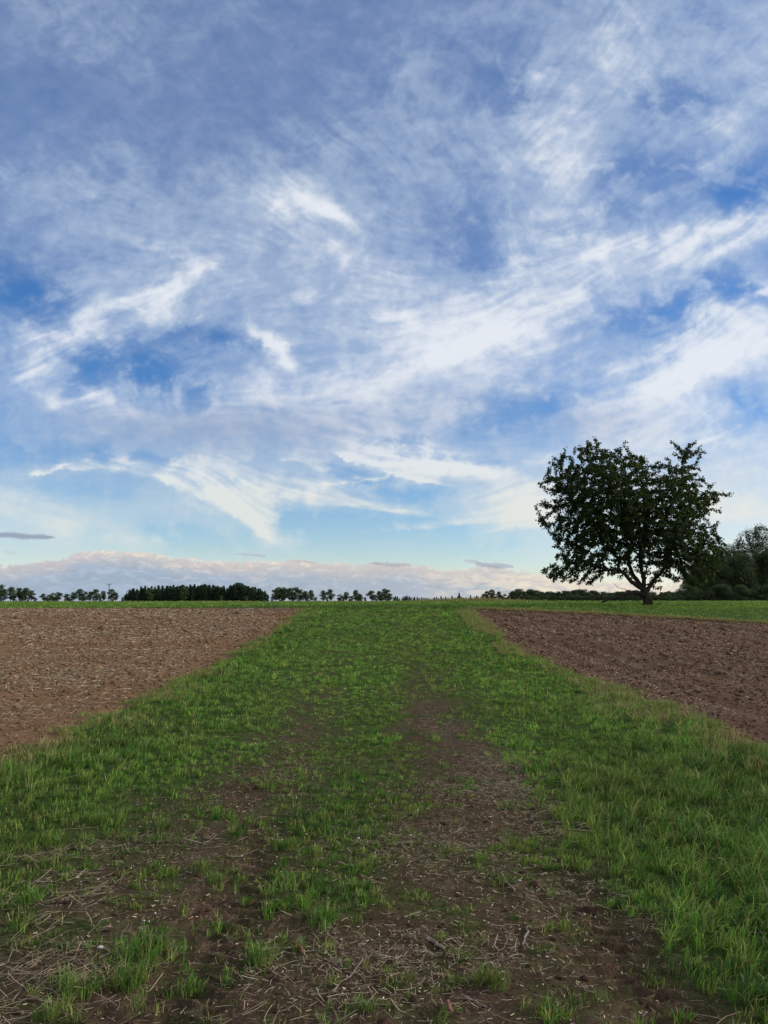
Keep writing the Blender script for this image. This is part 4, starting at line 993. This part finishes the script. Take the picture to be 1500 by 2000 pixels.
plant('row2', 467, 1137, 396, 'tallest round-headed dark tree rising above the pine plantation', wide=1.1)
plant('row3', 296, 1147, 386, 'bushy tree in front of the left part of the pine plantation', wide=1.1)
plant('row0', 362, 1147, 386, 'olive green bushy tree in front of the middle of the pine plantation', wide=1.2)
plant('bush0', 434, 1163, 384, 'low pale green shrub before the right part of the pine plantation', 'shrub', name='shrub')
plant('bush1', 483, 1164, 384, 'low pale green shrub near the right end of the pine plantation', 'shrub', name='shrub')
for px, top in [(539,1149),(547,1146),(556,1147),(567,1148),(577,1146),(588,1150),(598,1154),(608,1152)]:
    plant(rk('row', 4), px, top, 398+random.uniform(-6, 6), 'dark round tree in the group right of the pine plantation', group='group right of the plantation', wide=random.uniform(1.1, 1.6))
plant('row0', 632, 1153, 398, 'left tree of the isolated pair at the end of the left field edge', wide=1.2)
plant('row2', 647, 1150, 400, 'right tree of the isolated pair at the end of the left field edge', wide=1.15)
for px, top in [(664,1160),(677,1156),(695,1152),(704,1160)]:
    plant(rk('row', 4), px, top, 398+random.uniform(-6, 6), 'dark round tree in the third group on the horizon above the track', group='third group above the track', wide=random.uniform(1.1, 1.7))
for px, top in [(727,1153),(740,1154),(753,1149),(762,1158)]:
    plant(rk('row', 4), px, top, 398+random.uniform(-6, 6), 'dark tree in the fourth group on the horizon at the centre', group='fourth group above the track', wide=random.uniform(1.1, 1.7))
for px, top in [(713,1166),(770,1166)]:
    plant('bush0', px, top, 396, 'low shrub %s the fourth group of horizon trees' % ('left of' if px < 740 else 'right of'), 'shrub', name='shrub')
x = 772.0
while x < 940:
    plant(rk('pine', 4), x, 1166+random.uniform(-3, 2.5), 430+random.uniform(-6, 6), 'small far conifer in the low dark line on the horizon at the centre', 'conifer', 'low line of far conifers', 'pine_tree', 1.7); x += random.uniform(2.8, 5)
for px, top in [(896,1158),(918,1162),(930,1163)]:
    plant(rk('pine', 4), px, top, 425, 'taller conifer standing up from the low dark line right of the centre', 'conifer', 'taller far conifers', 'pine_tree', 1.3)
for px, top in [(942,1160),(951,1154),(959,1151),(973,1155),(984,1159),(992,1163)]:
    plant(rk('row', 4), px, top, 396+random.uniform(-5, 5), 'dark round tree in the clump behind the tip of the right field', group='clump behind the right field', wide=1.25)
x = 999.0
while x < 1345:
    t_ = 1154.5+2.5*math.sin(x*.06)+random.uniform(-3, 3)
    if random.random() < .45: plant(rk('dark', 3), x, t_, 396+random.uniform(-8, 14), 'dark pine in the long wood on the horizon behind the lone tree', 'pine', 'pines of the long wood behind the lone tree', 'pine_tree', random.uniform(1.2, 2.0))
    else: plant(rk('row', 4), x, t_+1, 392+random.uniform(-8, 8), 'leafy tree in the long wood on the horizon behind the lone tree', group='leafy trees of the long wood', wide=random.uniform(1.2, 1.8))
    x += random.uniform(3.4, 5.6)
for px in list(range(1003, 1345, 6)):
    plant('bush%d' % (px % 2), px, 1163+random.uniform(-1.5, 2), 380, 'rounded green shrub at the foot of the long wood behind the lone tree', 'shrub', 'shrubs at the foot of the long wood', 'shrub', 1.2)
for px in (8, 34, 48, 60, 74, 95, 112, 141, 164, 187, 198, 224, 534, 552, 574, 583, 602, 617, 640, 670, 686, 700, 734, 746, 757, 946, 966, 980):
    plant('bush%d' % (px % 2), px, 1165+random.uniform(-2, 2.5), 394, 'low hedge shrub at the foot of the horizon trees left of the lone tree', 'shrub', 'hedge shrubs under the horizon trees', 'shrub', random.uniform(1.2, 2.4))
# the dark grove on the right
for i, (px, top, dist, lab) in enumerate([
    (1347,1128,118,'small rounded bush at the left end of the dark grove on the right'),
    (1364,1100,120,'second tree from the left end of the dark grove behind the lone tree'),
    (1386,1088,122,'third tree of the dark grove, just right of the crown of the lone tree'),
    (1408,1080,120,'fourth tree of the dark grove on the right'),
    (1432,1075,124,'round dark tree in the middle of the grove, left of the thin-leaved tall tree'),
    (1458,1078,119,'dark tree of the grove directly in front of the thin-leaved tall tree'),
    (1484,1074,121,'dark tree of the grove near the right edge of the picture'),
    (1512,1070,120,'dark tree of the grove cut by the right edge of the picture')]):
    plant('grove%d' % (i % 4), px, top, dist, lab, wide=(1.0 if i else 1.3))
for i, px in enumerate((1356, 1374, 1396, 1418, 1444, 1470, 1497)):
    plant('grove%d' % ((i+2) % 4), px, 1098-random.uniform(0, 8)+(12 if i == 0 else 0), 131, 'shaded tree in the second rank of the dark grove on the right', group='second rank of the grove', wide=1.35)
for i, px in enumerate((1340, 1352, 1368, 1383, 1398, 1414, 1430, 1447, 1463, 1480, 1495, 1508)):
    plant('grove%d' % (i % 4), px, 1141+random.uniform(-8, 6), 112, 'low bush along the foot of the dark grove on the right', 'bush', 'bushes at the foot of the grove', 'bush', 1.6).location.z -= .5
plant('sparse', 1482, 1024, 128, 'tall thin-leaved pale tree rising above the dark grove at the right edge')
plant('sparse', 1425, 1062, 126, 'smaller thin-leaved tree above the dark grove right of the lone tree')

# ---- utility pole and road ----------------------------------------------------------------
def build_pole():
    d = 395.0; x = (215.5-750)/F_PX*d; z = float(land(x, d)); H = EYE+(1171-1140)/F_PX*d-z
    r = empty('utility_pole', (x, d, z)); tag(r, 'wooden utility pole with one crossarm on the left horizon', 'utility pole')
    v, t = tube(np.array([[0, 0, -.3], [0, 0, H*.5], [0, 0, H]]), [.26, .22, .17], 8); obj('pole', mesh_np('pole', v, t, M['pole'], smooth=True), r)
    def box(cx, cy, cz, sx, sy, sz):
        V = np.array([[i, j, k] for i in (-1, 1) for j in (-1, 1) for k in (-1, 1)])*[sx/2, sy/2, sz/2]+[cx, cy, cz]
        F = np.array([[0, 1, 3, 2], [4, 6, 7, 5], [0, 4, 5, 1], [2, 3, 7, 6], [0, 2, 6, 4], [1, 5, 7, 3]]); return V, np.concatenate([F[:, [0, 1, 2]], F[:, [0, 2, 3]]])
    v, t = join([box(0, -.26, H-.35, 3.2, .14, .22), box(.45, -.26, H-.75, .08, .06, .9), box(-.45, -.26, H-.75, .08, .06, .9)])
    obj('crossarm', mesh_np('crossarm', v, t, M['pole']), r)
    for xx in (-1.45, -.75, .75, 1.45):
        v, t = tube(np.array([[xx, -.26, H-.25], [xx, -.26, H-.12], [xx, -.26, H-.02], [xx, -.26, H+.05]]), [.05, .10, .07, .03], 8); obj('insulator', mesh_np('insulator', v, t, M['porcelain'], smooth=True), r)
build_pole()
def build_road():
    xs = np.linspace(-75, 2, 60); prof_ = [(-2.9, -.02), (-2.3, .05), (2.3, .055), (2.9, -.02)]
    V = []
    for xx in xs:
        for dy, dz in prof_: yy = 74+dy+.02*xx; V.append((xx, yy, float(land(xx, yy))+dz))
    idx = np.arange(len(V)).reshape(len(xs), 4)
    T = np.stack([idx[:-1, :-1], idx[1:, :-1], idx[1:, 1:], idx[:-1, 1:]], -1).reshape(-1, 4)
    tag(obj('road', mesh_np('road', np.array(V), T, M['road'])), kind='structure')
build_road()
